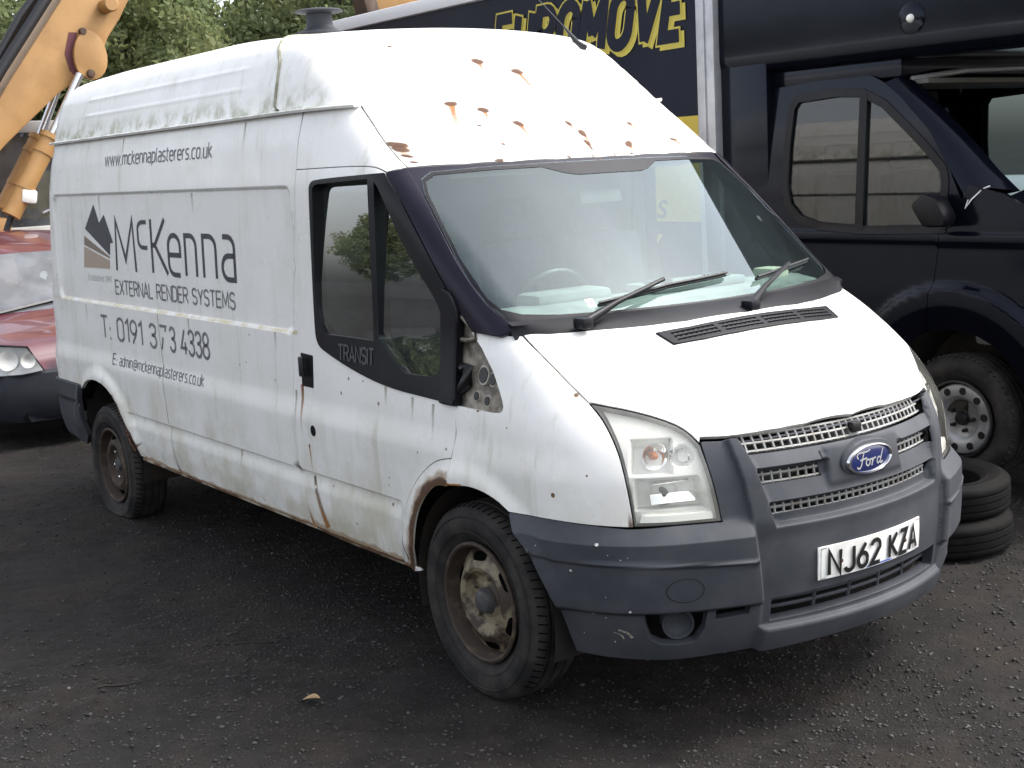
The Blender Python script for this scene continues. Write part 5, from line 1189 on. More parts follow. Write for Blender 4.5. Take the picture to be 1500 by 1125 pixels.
run_decal('rust_run', 'roof', q1[0]+[0, .016], q1[3]+[0, .012], .022, .012, fn_cab, M['stain'], van, n=6)
for y, s in ((-.45, 41), (-.02, 42), (.1, 43), (.2, 44), (-.14, 45)):
    q = conv('screen', 'roof', [(y, 1.926)], fn_cab)[0]; blob_decal('rust_spot', 'roof', tuple(q), .012, fn_cab, M['stain_core'], van, (.7, 1.8), 0, seed=s)
# wheel-arch edge, door bottom, handle and sill
def rust_strip(pl, w0, w1, away, seed, mat='stain_core', prof=None, lift=.0014, dom='side', fn=fn_side):
    al = resample(pl, .010, False); na = len(al); rgA = np.random.default_rng(seed)
    wA = smooth1_(w0+(w1-w0)*rgA.random(na)**1.5, 5)+.15*w0*rgA.random(na)
    if prof is not None: wA = wA*np.interp(np.arange(na)/na, np.linspace(0, 1, len(prof)), prof)
    tA = np.gradient(al, axis=0); tA /= np.linalg.norm(tA, axis=1)[:, None]; nA = np.stack([tA[:, 1], -tA[:, 0]], 1); nA *= np.sign(np.sum(nA*(al-np.array(away)), 1))[:, None]
    Q = []; fd = []
    for i in range(na):
        for k, f_ in ((-.10, 1), (.45, 1), (.7, .8), (1.0, .0)): Q.append(al[i]+nA[i]*wA[i]*k); fd.append(f_)
    F = [(i*4+j, i*4+j+1, i*4+j+5, i*4+j+4) for i in range(na-1) for j in range(3)]
    o = decal('edge_rust', dom, Q, F, fn, M[mat], van, lift); at = o.data.attributes.new('fade', 'FLOAT', 'POINT'); at.data.foreach_set('value', np.array(fd, np.float32)); return al, nA, wA
al, nA, wA = rust_strip(A('arch_rearlip'), .018, .044, (0, .35), 8, prof=(.7, 1.3, 1.0, .9, 1.1))
rust_strip(A('arch_rearlip'), .03, .065, (0, .35), 9, 'stain_soft', lift=.0009)
rust_strip(A('doorbot'), .003, .018, (-.8, .2), 12); rust_strip(A('doorbot'), .012, .05, (-.8, .2), 13, 'stain_soft', lift=.0009)
rust_strip([(-2.9, .403), (-2.3, .402), (-1.7, .402), (-1.25, .404)], .001, .010, (-2, .2), 14); rust_strip([(-3.2, .412), (-2.3, .402), (-1.25, .404)], .006, .03, (-2, .2), 15, 'stain_soft', lift=.0009)
rust_strip(A('reararch')[:7], .004, .018, (-3.7, .35), 16, fn=fn_cab); rust_strip(A('fendarch')[:4], .003, .012, (0, .35), 17, 'stain')
run_decal('rust_run', 'side', (-1.222, 1.03), (-1.224, .80), .016, .007, fn_side, M['stain'], van)
run_decal('rust_run', 'side', (-1.215, 1.05), (-1.219, .93), .009, .004, fn_side, M['stain_core'], van, lift=.001)
run_decal('rust_run', 'side', (-1.17, .775), (-1.165, .65), .008, .004, fn_side, M['stain'], van)
for k_, (x_, z_, L_) in enumerate([(-.55, 1.09, .09), (-.36, 1.07, .10), (-.22, 1.06, .16), (-2.3, 1.85, .12), (-1.7, 2.15, .16), (-3.2, 2.15, .12), (-3.9, 1.23, .14), (-2.4, 1.24, .16), (-1.45, 1.24, .10), (-1.9, .65, .10), (-3.6, 1.85, .2), (-1.28, 1.0, .2)]):
    run_decal('rust_run', 'side', (x_, z_), (x_+.004, z_-L_), .012, .006, fn_side, M['grime'], van, f0=.8)
run_decal('rust_run', 'side', (-1.175, .64), (-1.085, .405), .012, .030, fn_side, M['stain_core'], van, f0=.8)
run_decal('rust_run', 'side', (-1.105, .42), (-1.19, .66), .030, .006, fn_side, M['stain'], van)
run_decal('rust_run', 'side', (-1.232, .40), (-1.262, .52), .022, .004, fn_side, M['stain'], van)
run_decal('rust_run', 'side', (-2.70, .41), (-2.76, .50), .016, .003, fn_side, M['stain_core'], van)
run_decal('rust_run', 'side', (-3.27, .47), (-3.16, .515), .012, .003, fn_cab, M['stain_core'], van)
run_decal('rust_run', 'side', (-3.30, .44), (-3.37, .62), .016, .004, fn_cab, M['stain'], van)
run_decal('rust_run', 'side', (-.455, .42), (-.447, .60), .008, .003, fn_side, M['stain_core'], van)
blob_decal('rust_spot', 'side', (-1.17, .775), .008, fn_side, M['stain_core'], van, seed=71)
P_, n_ = skin_frame('wrap', np.array([(-.845, .76)]), fn_nose)
run_decal('rust_run', 'wrap', (-.843, .748), (-.850, .80), .010, .004, fn_nose, M['stain_core'], van)
# stone chips that let pale plastic show on the bumper corner
rg = np.random.default_rng(5)
for k in range(15):
    u, z = -1.16+.36*rg.random(), .36+.36*rg.random()
    q = np.array([(u, z)]); P, n = skin_frame('wrap', q, fn_nose, 0, bump_disp); P = P+n*.0012
    a = Vector(n[0]).to_track_quat('Z', 'Y').to_matrix(); r = .0015+.0055*rg.random()**3
    V = [tuple(a @ Vector((r*math.cos(t)*(1+.4*rg.random()), r*math.sin(t), 0))+Vector(P[0])) for t in np.linspace(0, 2*math.pi, 8)[:-1]]
    if math.hypot(P[0][0], P[0][2]-.35) < .43: continue
    obj('paint_chip', V, [tuple(range(7))], M['print_pale'], bumper)
M['seam_grey'] = simple('moulded_line_grey', (.012, .013, .018), .7, spec=.2)
# moulded towing-eye cover and scuffs on the bumper corner
def on_bumper(name, pts, w, mat, closed=False):
    v, f = stroke_quads(pts, w, closed); q = np.array([(wrap_u(a[0], a[1]), a[1]) for a in v]); P, n = skin_frame('wrap', q, fn_nose, 0, bump_disp)
    F2 = [tuple(t) if np.dot(np.cross(P[t[1]]-P[t[0]], P[t[2]]-P[t[0]]), n[t[0]]) > 0 else tuple(t)[::-1] for t in f]
    return obj(name, P+n*.0014, F2, mat, bumper, normals=n)
on_bumper('towing_eye_cover', arc(-.70, .545, .050, .038, 0, 360, 28)[:-1], .0022, M['seam_grey'], True)
scf = simple('pale_scuff', (.30, .27, .20), .8, c2=(.10, .10, .10), nscale=90)
for a_, b_, w_ in (((-.845, .405), (-.815, .378), .006), ((-.852, .395), (-.83, .372), .003)):
    on_bumper('scuff', cur([a_, ((a_[0]+b_[0])/2+.004, (a_[1]+b_[1])/2+.004), b_], 2), w_, scf)
# black tubes added behind the shut lines so the gaps read as dark
for nm_, pl_ in (('doorrear', A('doorrear')), ('doorfront', A('doorfront')), ('doortop', A('doortop')), ('seam', A('seam_fa')), ('gut2', A('gut2'))):
    P, n = skin_frame('side', resample(pl_, .02, False), fn_side); P = P-n*.013
    MB().tube(P, .0085, 6).build('door_gap_shade', M['void'], van, 60); MB().tube(P*[1, -1, 1], .0085, 6).build('door_gap_shade', M['void'], van, 60)
for nm_, dm_, pl_ in (('bonedge', 'top', A('bonedge')), ('hl', 'top', A('hl_top_t'))):
    P, n = skin_frame(dm_, resample(pl_, .02, False), fn_nose); P = P-n*.013
    MB().tube(P, .009, 6).build('bonnet_gap_shade', M['void'], van, 60); MB().tube(P*[1, -1, 1], .009, 6).build('bonnet_gap_shade', M['void'], van, 60)  # same added black tubes, to darken the gap round the bonnet
# =====================================================================  THE BLACK REMOVALS TRUCK
truck = thing('removals_truck', 'black box-bodied removals truck with yellow lettering and no windscreen behind the van', 'truck', (0, 0, 0))
TY, TM = 2.6, 3.64            # near side plane and centre line
M['t_black'] = simple('faded_black_paint', (.0026, .003, .0062), .14, c2=(.004, .0045, .008), nscale=2.5, coat=.0, spec=.22, stint=(.75, .82, 1), bumps=.03, bscale=3, dist=.04)
M['t_blue'] = simple('navy_side_panel', (.005, .006, .0135), .42, c2=(.007, .008, .016), nscale=2, spec=.2, stint=(.7, .78, 1), bumps=.1, bscale=5, dist=.01)
M['alu'] = simple('dull_aluminium', (.42, .42, .445), .38, .35, c2=(.34, .34, .36), nscale=6)
M['yellow'] = simple('faded_yellow_vinyl', (.50, .36, .022), .5, c2=(.45, .335, .04), nscale=4)
M['yellow_text'] = simple('yellow_letter_vinyl', (.46, .38, .055), .5)
M['truck_glass'] = glass_mat('truck_side_glass', (.20, .25, .25), .02, (.3, .31, .3), .01, .75)
M['gelcoat'] = simple('white_grp_roof', (.72, .72, .74), .4)
tum = lambda z: .10*np.maximum(z-1.45, 0)**1.15
def t_side(q, s=1):
    x, z = q[:, 0], q[:, 1]; r = np.hypot(x+.53, z-.43)
    fl = .045*(1-sstep(.68, .745, r))*sstep(.44, .62, r)*sstep(.35, .6, z)
    waist = .012*sstep(1.34, 1.38, z)*(1-sstep(1.40, 1.44, z))
    y = TY+tum(z)-fl-waist+.10*sstep(-.1, .9, x)**2
    return np.stack([x, TM+(y-TM)*s, z], 1)
sn, sf = Surf(lambda q: t_side(q, 1), (0, -1, 0)), Surf(lambda q: t_side(q, -1), (0, 1, 0))
wind = np.array([(-1.72, 1.91), (-1.70, 2.15), (-1.66, 2.20), (-1.37, 2.215), (-1.18, 2.20), (-1.03, 2.13), (-.86, 1.99), (-.71, 1.86), (-.615, 1.76), (-.60, 1.70), (-.60, 1.45), (-1.12, 1.44), (-1.45, 1.46), (-1.60, 1.50), (-1.69, 1.58), (-1.72, 1.68)])
archp = [(-.53+.47*math.cos(R(a)), .43+.47*math.sin(R(a))) for a in range(-10, 191, 10)]
door_p = [(-1.85, 2.28), (-1.55, 2.30), (-1.13, 2.30), (-1.03, 2.25), (-.92, 2.17), (-.71, 1.97), (-.57, 1.76), (-.49, 1.60), (-.50, 1.47), (-.61, 1.44), (-.65, 1.17), (-.665, 1.02)]
door_p = door_p+[(-.70, .885)]+[p for p in archp if p[0] < -.71 and p[1] > .42]+[(-1.0, .40), (-1.98, .40), (-2.0, 1.41), (-1.91, 1.94)]
wing_p = [(-.50, 1.47), (-.49, 1.60), (-.45, 1.68), (-.24, 1.63), (-.11, 1.56), (.15, 1.40), (.45, 1.16), (.60, .95), (.66, .70), (.66, .40), (-.06, .38)]+[p for p in archp if p[0] > -.68][0:]+[(-.70, .885), (-.665, 1.02), (-.65, 1.17), (-.61, 1.44)]
for sv, sgn in ((sn, 1), (sf, -1)):
    d, _ = surf_panel('door', sv, door_p, M['t_black'], truck, holes=[wind], h=.028, edge=.03, flange=.04, gap=.003)
    surf_panel('window_seal', Surf(lambda q, s=sgn: t_side(q, s)+np.array([0, -.006*s, 0]), (0, -sgn, 0)), inset(wind, -.028), M['black_plastic'], d, holes=[inset(wind, .018)], h=.04, edge=.03, flange=.012, gap=0)
    surf_panel('window_pane', Surf(lambda q, s=sgn: t_side(q, s)+np.array([0, .012*s, 0]), (0, -sgn, 0)), inset(wind, -.004), M['truck_glass'], d, h=.1, edge=.05, flange=0, gap=0)
    surf_panel('window_bar', Surf(lambda q, s=sgn: t_side(q, s)+np.array([0, -.009*s, 0]), (0, -sgn, 0)), [(-1.195, 2.205), (-1.145, 2.20), (-1.125, 1.435), (-1.18, 1.435)], M['black_plastic'], d, h=.05, edge=.04, flange=.014, gap=0)
    surf_panel('front_wing', sv, wing_p, M['t_black'], truck, h=.024, edge=.024, flange=.04, gap=.003)
    # windscreen pillar: a swept beam
    po = np.array([(-1.03, 2.25), (-.92, 2.17), (-.71, 1.97), (-.57, 1.76), (-.47, 1.62)]); pin = np.array([(-.90, 2.245), (-.73, 2.10), (-.52, 1.91), (-.35, 1.745), (-.22, 1.635)])
    V = []
    for a, b in zip(po, pin):
        A_ = t_side(np.array([a]), sgn)[0]; B_ = t_side(np.array([b]), sgn)[0]
        m_ = A_*.5+B_*.5+np.array([.012, .028*sgn, .03]); B2 = B_+np.array([.0, .12*sgn, 0]); C_ = A_+np.array([-.01, .13*sgn, -.03])
        V += [A_, m_, B2, C_]
    F = [(i*4+j, i*4+(j+1) % 4, (i+1)*4+(j+1) % 4, (i+1)*4+j) for i in range(4) for j in range(4)]
    o = MB().add(V, F).build('screen_pillar', M['t_black'], truck, 70)
    mm = MB().prism([(-.70, 1.58), (-.62, 1.65), (-.53, 1.62), (-.47, 1.52), (-.48, 1.465), (-.62, 1.46)], TM+(2.44-TM)*sgn, TM+(2.56-TM)*sgn, 'xz', .035)
    mi = mm.build('wing_mirror', M['black_plastic'], truck, 45)
    MB().tube([(-.62, TM+(2.52-TM)*sgn, 1.52), (-.60, TM+(2.66-TM)*sgn, 1.50)], .035, 8).build('mirror_arm', M['black_plastic'], mi, 45)
# bonnet, nose, roof, scuttle
V = []; yy = np.linspace(-1, 1, 13)
prof = [(-.24, 1.66), (-.11, 1.60), (.15, 1.46), (.45, 1.22), (.62, 1.02), (.72, .85), (.75, .60), (.70, .38)]
for x, z in prof:
    for t in yy: V.append((x+.16*(1-t*t)*(1 if x > 0 else .6), TM+t*(.98 if x < .3 else .92), z+.04*(1-t*t)-.05*abs(t)**6))
F = [(i*13+j, i*13+j+1, (i+1)*13+j+1, (i+1)*13+j) for i in range(len(prof)-1) for j in range(12)]
MB().add(V, F).build('bonnet', M['t_black'], truck, 50)
MB().box((-1.44, TM, 2.335), (1.02, 1.90, .12), bev=.02).build('cab_roof', M['t_black'], truck, 45)
MB().tube([(-.93, TM-.86, 2.262), (-.82, TM-.5, 2.30), (-.78, TM, 2.31), (-.82, TM+.5, 2.30), (-.93, TM+.86, 2.262)], .016, 8).build('screen_header_trim', simple('bright_trim', (.45, .45, .45), .4, .2), truck, 60)
MB().box((-1.10, TM, 2.245), (.56, 1.72, .03), bev=.01).build('headlining', simple('dirty_lining', (.14, .135, .12), .85), truck, 40)
MB().prism([(-.20, 1.56), (-.45, 1.52), (-.56, 1.40), (-.52, .8), (-.2, .8)], TM-.86, TM+.86, 'xz', .03).build('dashboard', M['dash'], truck, 40)
MB().box((-1.93, TM, 1.5), (.03, 1.84, 1.5)).build('cab_back', simple('cab_back_grey', (.10, .10, .10), .8), truck)
for y in (TM-.5, TM+.15, TM+.62):
    s_ = MB().box((-1.35, y, .98), (.5, .46, .16), bev=.05).box((-1.66, y, 1.38), (.14, .46, .72), Matrix.Rotation(R(-10), 3, 'Y'), .05).build('seat', M['seat'], truck, 50)
    MB().box((-1.73, y, 1.84), (.10, .26, .18), bev=.045).build('headrest', M['seat'], s_, 50)
tt = [(-.80+.2*math.cos(a)*.45, TM-.5+.2*math.sin(a), 1.50+.2*math.cos(a)*.86) for a in np.linspace(0, 2*math.pi, 29)]
MB().tube(tt, .016, 8, False).tube([(-.5, TM-.5, 1.35), (-.80, TM-.5, 1.50)], [.05, .05], 10).build('steering_wheel', M['plate_black'], truck, 50)
# box body
BX0, BX1, BY1 = -7.12, -2.40, 4.70
bm_ = MB().box(((BX0+BX1)/2, (TY+.02+BY1)/2, 2.06), (BX1-BX0, BY1-TY-.02, 2.28)); box_ = bm_.build('box_body', M['t_blue'], truck)
MB().box(((BX0-2.24)/2, TY+.03, 3.215), (-2.24-BX0, .10, .11), bev=.03).build('roof_rail', M['gelcoat'], truck, 40)
MB().box(((BX0-2.24)/2, (TY+BY1)/2+.03, 3.225), (-2.26-BX0, BY1-TY-.1, .06), bev=.02).build('box_roof', M['gelcoat'], truck, 40)
MB().box((-2.32, TY-.005, 2.06), (.155, .07, 2.24), bev=.012).box((-2.32, TY-.044, 2.06), (.012, .012, 2.24)).build('corner_post', M['alu'], truck, 40)
MB().box((BX0-.02, TY+.02, 2.06), (.10, .08, 2.24), bev=.012).build('rear_post', M['alu'], truck, 40)
MB().box(((BX0+BX1)/2, TY+.02, .92), (BX1-BX0, .08, .10), bev=.01).build('bottom_rail', M['alu'], truck, 40)
MB().box(((BX0+BX1)/2, TY+.018, 1.815), (BX1-BX0-.01, .008, .68)).build('yellow_band', M['yellow'], truck)
MB().box((-4.86, TY+.017, 2.86), (.22, .006, .06)).build('yellow_flash', M['yellow_text'], truck)
# moulded pod over the cab
bmn = bmesh.new(); bmesh.ops.create_cube(bmn, size=1)
for v in bmn.verts: v.co = Vector((-1.02+v.co.x*2.46, (TY+BY1)/2+.01+v.co.y*(BY1-TY), 2.82+v.co.z*.92))
for v in bmn.verts:
    if v.co.x > 0: v.co.z = v.co.z-.10 if v.co.z > 2.8 else v.co.z+.0
bmesh.ops.bevel(bmn, geom=[e for e in bmn.edges if not all(v.co.x < -2 for v in e.verts)], offset=.13, segments=7, affect='EDGES', profile=.55)
mb = MB(); bmn.verts.index_update(); mb.add([v.co for v in bmn.verts], [[v.index for v in f.verts] for f in bmn.faces]); bmn.free()
pod = mb.build('overcab_pod', M['t_black'], truck, 60)
for yy_ in (TY+.16, 2*TM-TY-.16): MB().box((-2.055, yy_, 1.46), (.385, .28, 1.98), bev=.015).build('cab_fairing', M['t_black'], truck, 50)
MB().lathe([(.0, -.022), (.012, -.020), (.02, -.012), (.024, .0), (.024, .02)], 16, 'y', (-.80, TY-.002, 2.57)).build('marker_lamp', simple('clear_marker', (.8, .78, .72), .2), pod, 45)
MB().lathe([(.0, -.006), (.07, -.004), (.085, .004), (.085, .05)], 24, 'y', (-.80, TY+.003, 2.57)).build('marker_plinth', M['t_black'], pod, 45)
# lettering on the box side
def font_text(name, txt, x0, x1, z0, h, y, mat, parent, offset=0.0, shear=.25, dx=0, dz=0):
    c = bpy.data.curves.new(name, 'FONT'); c.body = txt; c.size = 1; c.offset = offset; c.resolution_u = 6; c.shear = shear; c.space_character = 1.12
    t = bpy.data.objects.new(name+'_c', c); COL.objects.link(t)
    me = bpy.data.meshes.new_from_object(t.evaluated_get(bpy.context.evaluated_depsgraph_get())); bpy.data.objects.remove(t)
    co = np.array([v.co for v in me.vertices]); return me, co
def place_text(name, txt, x0, x1, z0, h, y, mat, parent, offset=0.0, shear=.25, dx=0, dz=0, ref=[None]):
    me, co = font_text(name, txt, x0, x1, z0, h, y, mat, parent, offset, shear)
    me0, c0 = font_text(name, txt, x0, x1, z0, h, y, mat, parent, 0, shear)
    lo, hi = c0.min(0), c0.max(0); sx = (x1-x0)/(hi[0]-lo[0]); sz = h/(hi[1]-lo[1])
    for v, p in zip(me.vertices, co): v.co = (x0+(p[0]-lo[0])*sx+dx, y, z0+(p[1]-lo[1])*sz+dz)
    bpy.data.meshes.remove(me0)
    me.materials.clear(); me.materials.append(mat); o = bpy.data.objects.new(name, me); COL.objects.link(o); o.parent = parent
    # face the viewer's side (-y)
    if len(me.polygons) and me.polygons[0].normal.y > 0: me.flip_normals()
    return o
Yt = TY+.014
BIG = {'E': (.40, [[(.40, 1), (0, 1), (0, 0), (.40, 0)], [(0, .52), (.34, .52)]]), 'U': (.44, [[(0, 1), (0, .24)]+arc(.22, .24, .22, .24, 180, 360, 10)+[(.44, 1)]]), 'R': (.44, [[(0, 0), (0, 1), (.22, 1)]+arc(.22, .74, .21, .26, 90, -90, 9)+[(.02, .48)], [(.20, .48), (.45, 0)]]),
       'O': (.46, [arc(.23, .70, .23, .30, 0, 180, 10)+arc(.23, .30, .23, .30, 180, 360, 10)+[(.46, .70)]]), 'M': (.56, [[(0, 0), (.03, 1)], [(.03, 1), (.28, .30)], [(.28, .30), (.53, 1)], [(.53, 1), (.56, 0)]]), 'V': (.46, [[(0, 1), (.23, 0)], [(.23, 0), (.46, 1)]])}
def big_word(txt, x0, x1, z0, h, y, w, mat, name, dx=0, dz=0, ext=0.0, rise=0.0):
    gap_ = .22; tot = sum(BIG[c][0]+gap_ for c in txt)-gap_; sx = (x1-x0)/tot; p_ = 0
    for c in txt:
        V = []; F = []
        for k, pl_ in enumerate(BIG[c][1]):
            q = np.array([(x0+(p_+a)*sx+.24*b*h+dx, z0+b*h+dz+rise*(p_+a)*sx) for a, b in pl_])
            d0 = q[0]-q[1]; d1 = q[-1]-q[-2]; q[0] += d0/np.linalg.norm(d0)*ext; q[-1] += d1/np.linalg.norm(d1)*ext
            v, f = stroke_quads(q, w); n0 = len(V); V += [(a[0], y-.0004*k, a[1]) for a in v]; F += [tuple(i+n0 for i in t) for t in f]
        o = obj(name, V, F, mat, truck)
        for pg in [1]:
            if sum(p.normal.y for p in o.data.polygons) > 0: o.data.flip_normals()
        p_ += BIG[c][0]+gap_
for w_, m_, y_, e_, dx_, dz_, nm_ in ((.105, 'yellow_text', Yt, .012, .034, -.026, 'letter_shadow'), (.112, 'yellow_text', Yt-.003, .016, 0, 0, 'letter_outline'), (.086, 't_blue', Yt-.006, .002, 0, 0, 'letter')):
    big_word('EUROMOVE', -4.62, -2.60, 2.655, .33, y_, w_, M[m_], nm_, dx_, dz_, e_, .008)
place_text('lettering', 'REMOVALS', -3.85, -2.76, 1.50, .115, Yt-.004, M['t_blue'], truck, .02, .2)
place_text('lettering', '7', -2.985, -2.83, 1.26, .125, Yt, M['yellow_text'], truck, .03, .0)
# scratch mark on the pillar
MB().tube([(-.44, TY+.0, 1.60), (-.455, TY-.004, 1.555), (-.42, TY+.0, 1.60), (-.365, TY+.022, 1.655), (-.33, TY+.03, 1.668)], .004, 5).build('paint_mark', simple('white_marker', (.8, .8, .8), .6), truck)
# chassis and wheels
MB().box((-3.2, TM, .62), (7.2, .9, .22)).box((-2.2, TM, .48), (3.4, 1.9, .10)).build('chassis', M['dark'], truck)
M['t_rim'] = simple('silver_steel_wheel', (.36, .36, .37), .35, .4, c2=(.22, .215, .21), nscale=8)
def steel_wheel(parent, loc, sgn):
    w = bpy.data.objects.new('wheel', None); COL.objects.link(w); w.parent = parent; w.location = loc; w.rotation_euler = (0, 0, 0 if sgn < 0 else math.pi)
    make_tyre('tyre', w, M['rubber'], .36, .225, .218)
    mb = MB()
    for a in np.arange(0, 360, 6): mb.tube([(.361*math.cos(R(a)), s*.105, .361*math.sin(R(a))) if k == 0 else (.352*math.cos(R(a+1.5)), s*.118, .352*math.sin(R(a+1.5))) for s in (-1,) for k in (0, 1)], .006, 4)
    tl = mb.build('tread_blocks', M['rubber'], w); tl['kind'] = 'stuff'
    MB().lathe([(.218, -.09), (.218, -.102), (.208, -.104), (.203, -.092), (.196, -.06), (.190, .08)], 40).build('rim_barrel', M['plate_black'], w, 35)
    d = MB().lathe([(.196, -.078), (.188, -.088), (.165, -.092), (.135, -.090), (.118, -.080), (.105, -.055), (.095, -.048), (.0, -.046)], 40).build('rim_disc', M['t_rim'], w, 40)
    for k in range(10):
        a = R(36*k+9); MB().lathe([(.0, -.0945), (.021, -.0945), (.0215, -.085)], 14, 'y', (.160*math.cos(a), 0, .160*math.sin(a))).build('hand_hole', M['plate_black'], d, 30)
    for k in range(5):
        a = R(72*k); MB().lathe([(.0, -.082), (.011, -.08), (.012, -.045)], 6, 'y', (.068*math.cos(a), 0, .068*math.sin(a))).build('wheel_nut', M['plate_black'], w, 30)
    MB().lathe([(.0, -.086), (.03, -.084), (.038, -.07), (.04, -.045)], 20).build('hub', M['plate_black'], w, 40)
    return w
for x, y, s in ((-.53, 2.745, -1), (-.53, 4.53, 1), (-5.2, 2.75, -1), (-5.2, 4.53, 1)): steel_wheel(truck, (x, y, .40 if x > -1 else .36), s)
MB().box((-.53, TM, .40), (.16, 1.7, .12)).box((-5.2, TM, .36), (.16, 1.7, .12)).build('axles', M['dark'], truck)
for s in (1, -1):
    V = []; n = 20
    for i in range(n+1):
        w = R(-10+200*i/n)
        for y in (2.60, 3.0): V.append((-.53+.475*math.cos(w), TM+(y-TM)*s, .43+.475*math.sin(w)))
    V.append((-.53, TM+(3.0-TM)*s, .43)); MB().add(V, [(2*i, 2*i+1, 2*i+3, 2*i+2) for i in range(n)]+[(2*i+1, 2*n+2, 2*i+3) for i in range(n)]).build('wheel_arch_liner', M['dark'], truck, 50)
M['old_rubber'] = simple('shaded_tyre_rubber', (.0032, .003, .0032), .8, c2=(.007, .0065, .006), spec=.15, nscale=7, bumps=.3, bscale=40)  # rubber colour darkened to stand for the truck's shade over the stack
# two old tyres stacked beside the truck
def loose_tyre(x, y, z, rz, label):
    t = MB().lathe(tyre_profile(.335, .172, .21), 60, 'z', closed=True).build('old_tyre', M['old_rubber'], None, 32, loc=(x, y, z)); t.rotation_euler = (R(1.5), R(-1), rz); tag(t, label, 'tyre', 'tyres stacked beside the truck'); return t
loose_tyre(.00, 1.75, .088, .3, 'old tyre lying flat on the ground, bottom one of the stack under the truck wheel')
loose_tyre(-.03, 1.77, .264, 1.2, 'old tyre lying flat, upper one of the stack in front of the truck wheel')
# =====================================================================  OTHER CARS
def smooth1(x, k=2):
    for _ in range(k): x = np.concatenate([x[:1], (x[:-2]+2*x[1:-1]+x[2:])/4, x[-1:]])
    return x
def make_car(name, label, paint, loc, rz, group=None, dark_bumper=True, tall=0.0):
    t = thing(name, label, 'car', loc, rz, group)
    kx = np.array([0, -.05, -.16, -.42, -.92, -1.60, -2.25, -3.30, -3.86, -4.02, -4.08])
    kr = np.array([.58, .72, .79, .84, .90, 1.36+tall, 1.48+tall, 1.48+tall, 1.38+tall, .90, .58])
    kb = np.array([.54, .66, .73, .79, .85, .88, .90, .92, .92, .82, .54])
    kw = np.array([.60, .70, .77, .82, .845, .855, .855, .85, .82, .79, .74])
    kq = np.array([.50, .58, .64, .69, .72, .63, .61, .60, .57, .60, .6])
    xs_ = np.unique(np.concatenate([np.linspace(0, -.42, 9), np.linspace(-.42, -4.08, 36)]))[::-1]
    f = lambda k: smooth1(np.interp(-xs_, -kx, k), 2)
    r_, b_, w_, q_ = f(kr), f(kb), f(kw), f(kq)
    rows = []
    for x, r, b, w, q in zip(xs_, r_, b_, w_, q_):
        rows.append([(x, w*.90, .20), (x, w*.985, .30), (x, w, .46), (x, w, (b+.46)/2), (x, w*.985, b-.07), (x, w*.95, b-.005), (x, (w*.92+q)/2, (b+r)/2 if r > b+.15 else b+(r-b)*.4), (x, q, r-.055 if r > b+.15 else b+(r-b)*.7), (x, q*.84, r-.012), (x, q*.45, r), (x, 0, r+.004)])
    Rr = np.array(rows); full = np.concatenate([Rr*[1, -1, 1], Rr[:, ::-1][:, 1:]], 1); nr, nc = full.shape[:2]
    V = full.reshape(-1, 3); G = {'body': [], 'windscreen': [], 'side_window': [], 'side_window2': [], 'rear_window': [], 'front_bumper': [], 'rear_bumper': []}
    for i in range(nr-1):
        xm = (xs_[i]+xs_[i+1])/2
        for j in range(nc-1):
            jj = j if j < 10 else 19-j
            g = 'body'
            if -1.60 < xm < -.96 and jj >= 7: g = 'windscreen'
            elif -3.55 < xm < -1.25 and jj in (5, 6) and abs(xm+2.35) > .05: g = 'side_window' if j < 10 else 'side_window2'
            elif -3.98 < xm < -3.72 and jj >= 7: g = 'rear_window'
            zc = V[[i*nc+j, i*nc+j+1]][:, 2].mean()
            if jj <= 2 and xm > -.40: g = 'front_bumper'
            if jj <= 2 and xm < -3.75: g = 'rear_bumper'
            if jj in (0, 1, 2) and min(abs(xm+.78), abs(xm+3.32)) < .34 and jj <= (2 if min(abs(xm+.78), abs(xm+3.32)) < .24 else 1): continue
            G[g].append((i*nc+j, i*nc+j+1, (i+1)*nc+j+1, (i+1)*nc+j))
    G['front_bumper'].append(tuple(i for i in range((0)*nc+0, 0*nc+3))[:3]+tuple(range(nc-3, nc)))
    Gf = tuple(range(0, nc)); 
    def mk(nm, faces, mat, sm=50):
        used = sorted({i for q in faces for i in q}); mp_ = {u: k for k, u in enumerate(used)}
        o = obj(nm, V[used], [tuple(mp_[i] for i in q) for q in faces], mat, t, smooth=True); return o
    G['front_bumper'].pop(); 
    body = mk('body', G['body']+[tuple(range(3, nc-3))], paint)
    gl = M['car_glass']
    mk('windscreen', G['windscreen'], gl); mk('side_window', G['side_window'], gl); mk('side_window', G['side_window2'], gl); mk('rear_window', G['rear_window'], gl)
    bmp = M['car_bumper'] if dark_bumper else paint
    fb = mk('front_bumper', G['front_bumper']+[(0, 1, 2, 3, nc-4, nc-3, nc-2, nc-1)], bmp); mk('rear_bumper', G['rear_bumper']+[tuple(range((nr-1)*nc, (nr-1)*nc+4))+tuple(range(nr*nc-4, nr*nc))], bmp)
    # thicker bumper bar wrapped round the nose
    P = [(-.42, s*.835, .46) for s in (-1,)]+[(-.16, -.79, .46), (-.03, -.66, .46), (.03, -.40, .46), (.05, 0, .46), (.03, .40, .46), (-.03, .66, .46), (-.16, .79, .46), (-.42, .835, .46)]
    mbb = MB(); VV = []
    for p in P:
        for dz, dn in ((.12, -.02), (.10, .03), (0, .045), (-.16, .03), (-.24, -.02)):
            n_ = Vector((max(.2, 1+p[0]*2), p[1]*.9, 0)).normalized(); VV.append((p[0]+n_.x*dn, p[1]+n_.y*dn, p[2]+dz))
    mbb.add(VV, [(i*5+j, i*5+j+1, (i+1)*5+j+1, (i+1)*5+j) for i in range(8) for j in range(4)]).build('bumper_bar', bmp, t, 50)
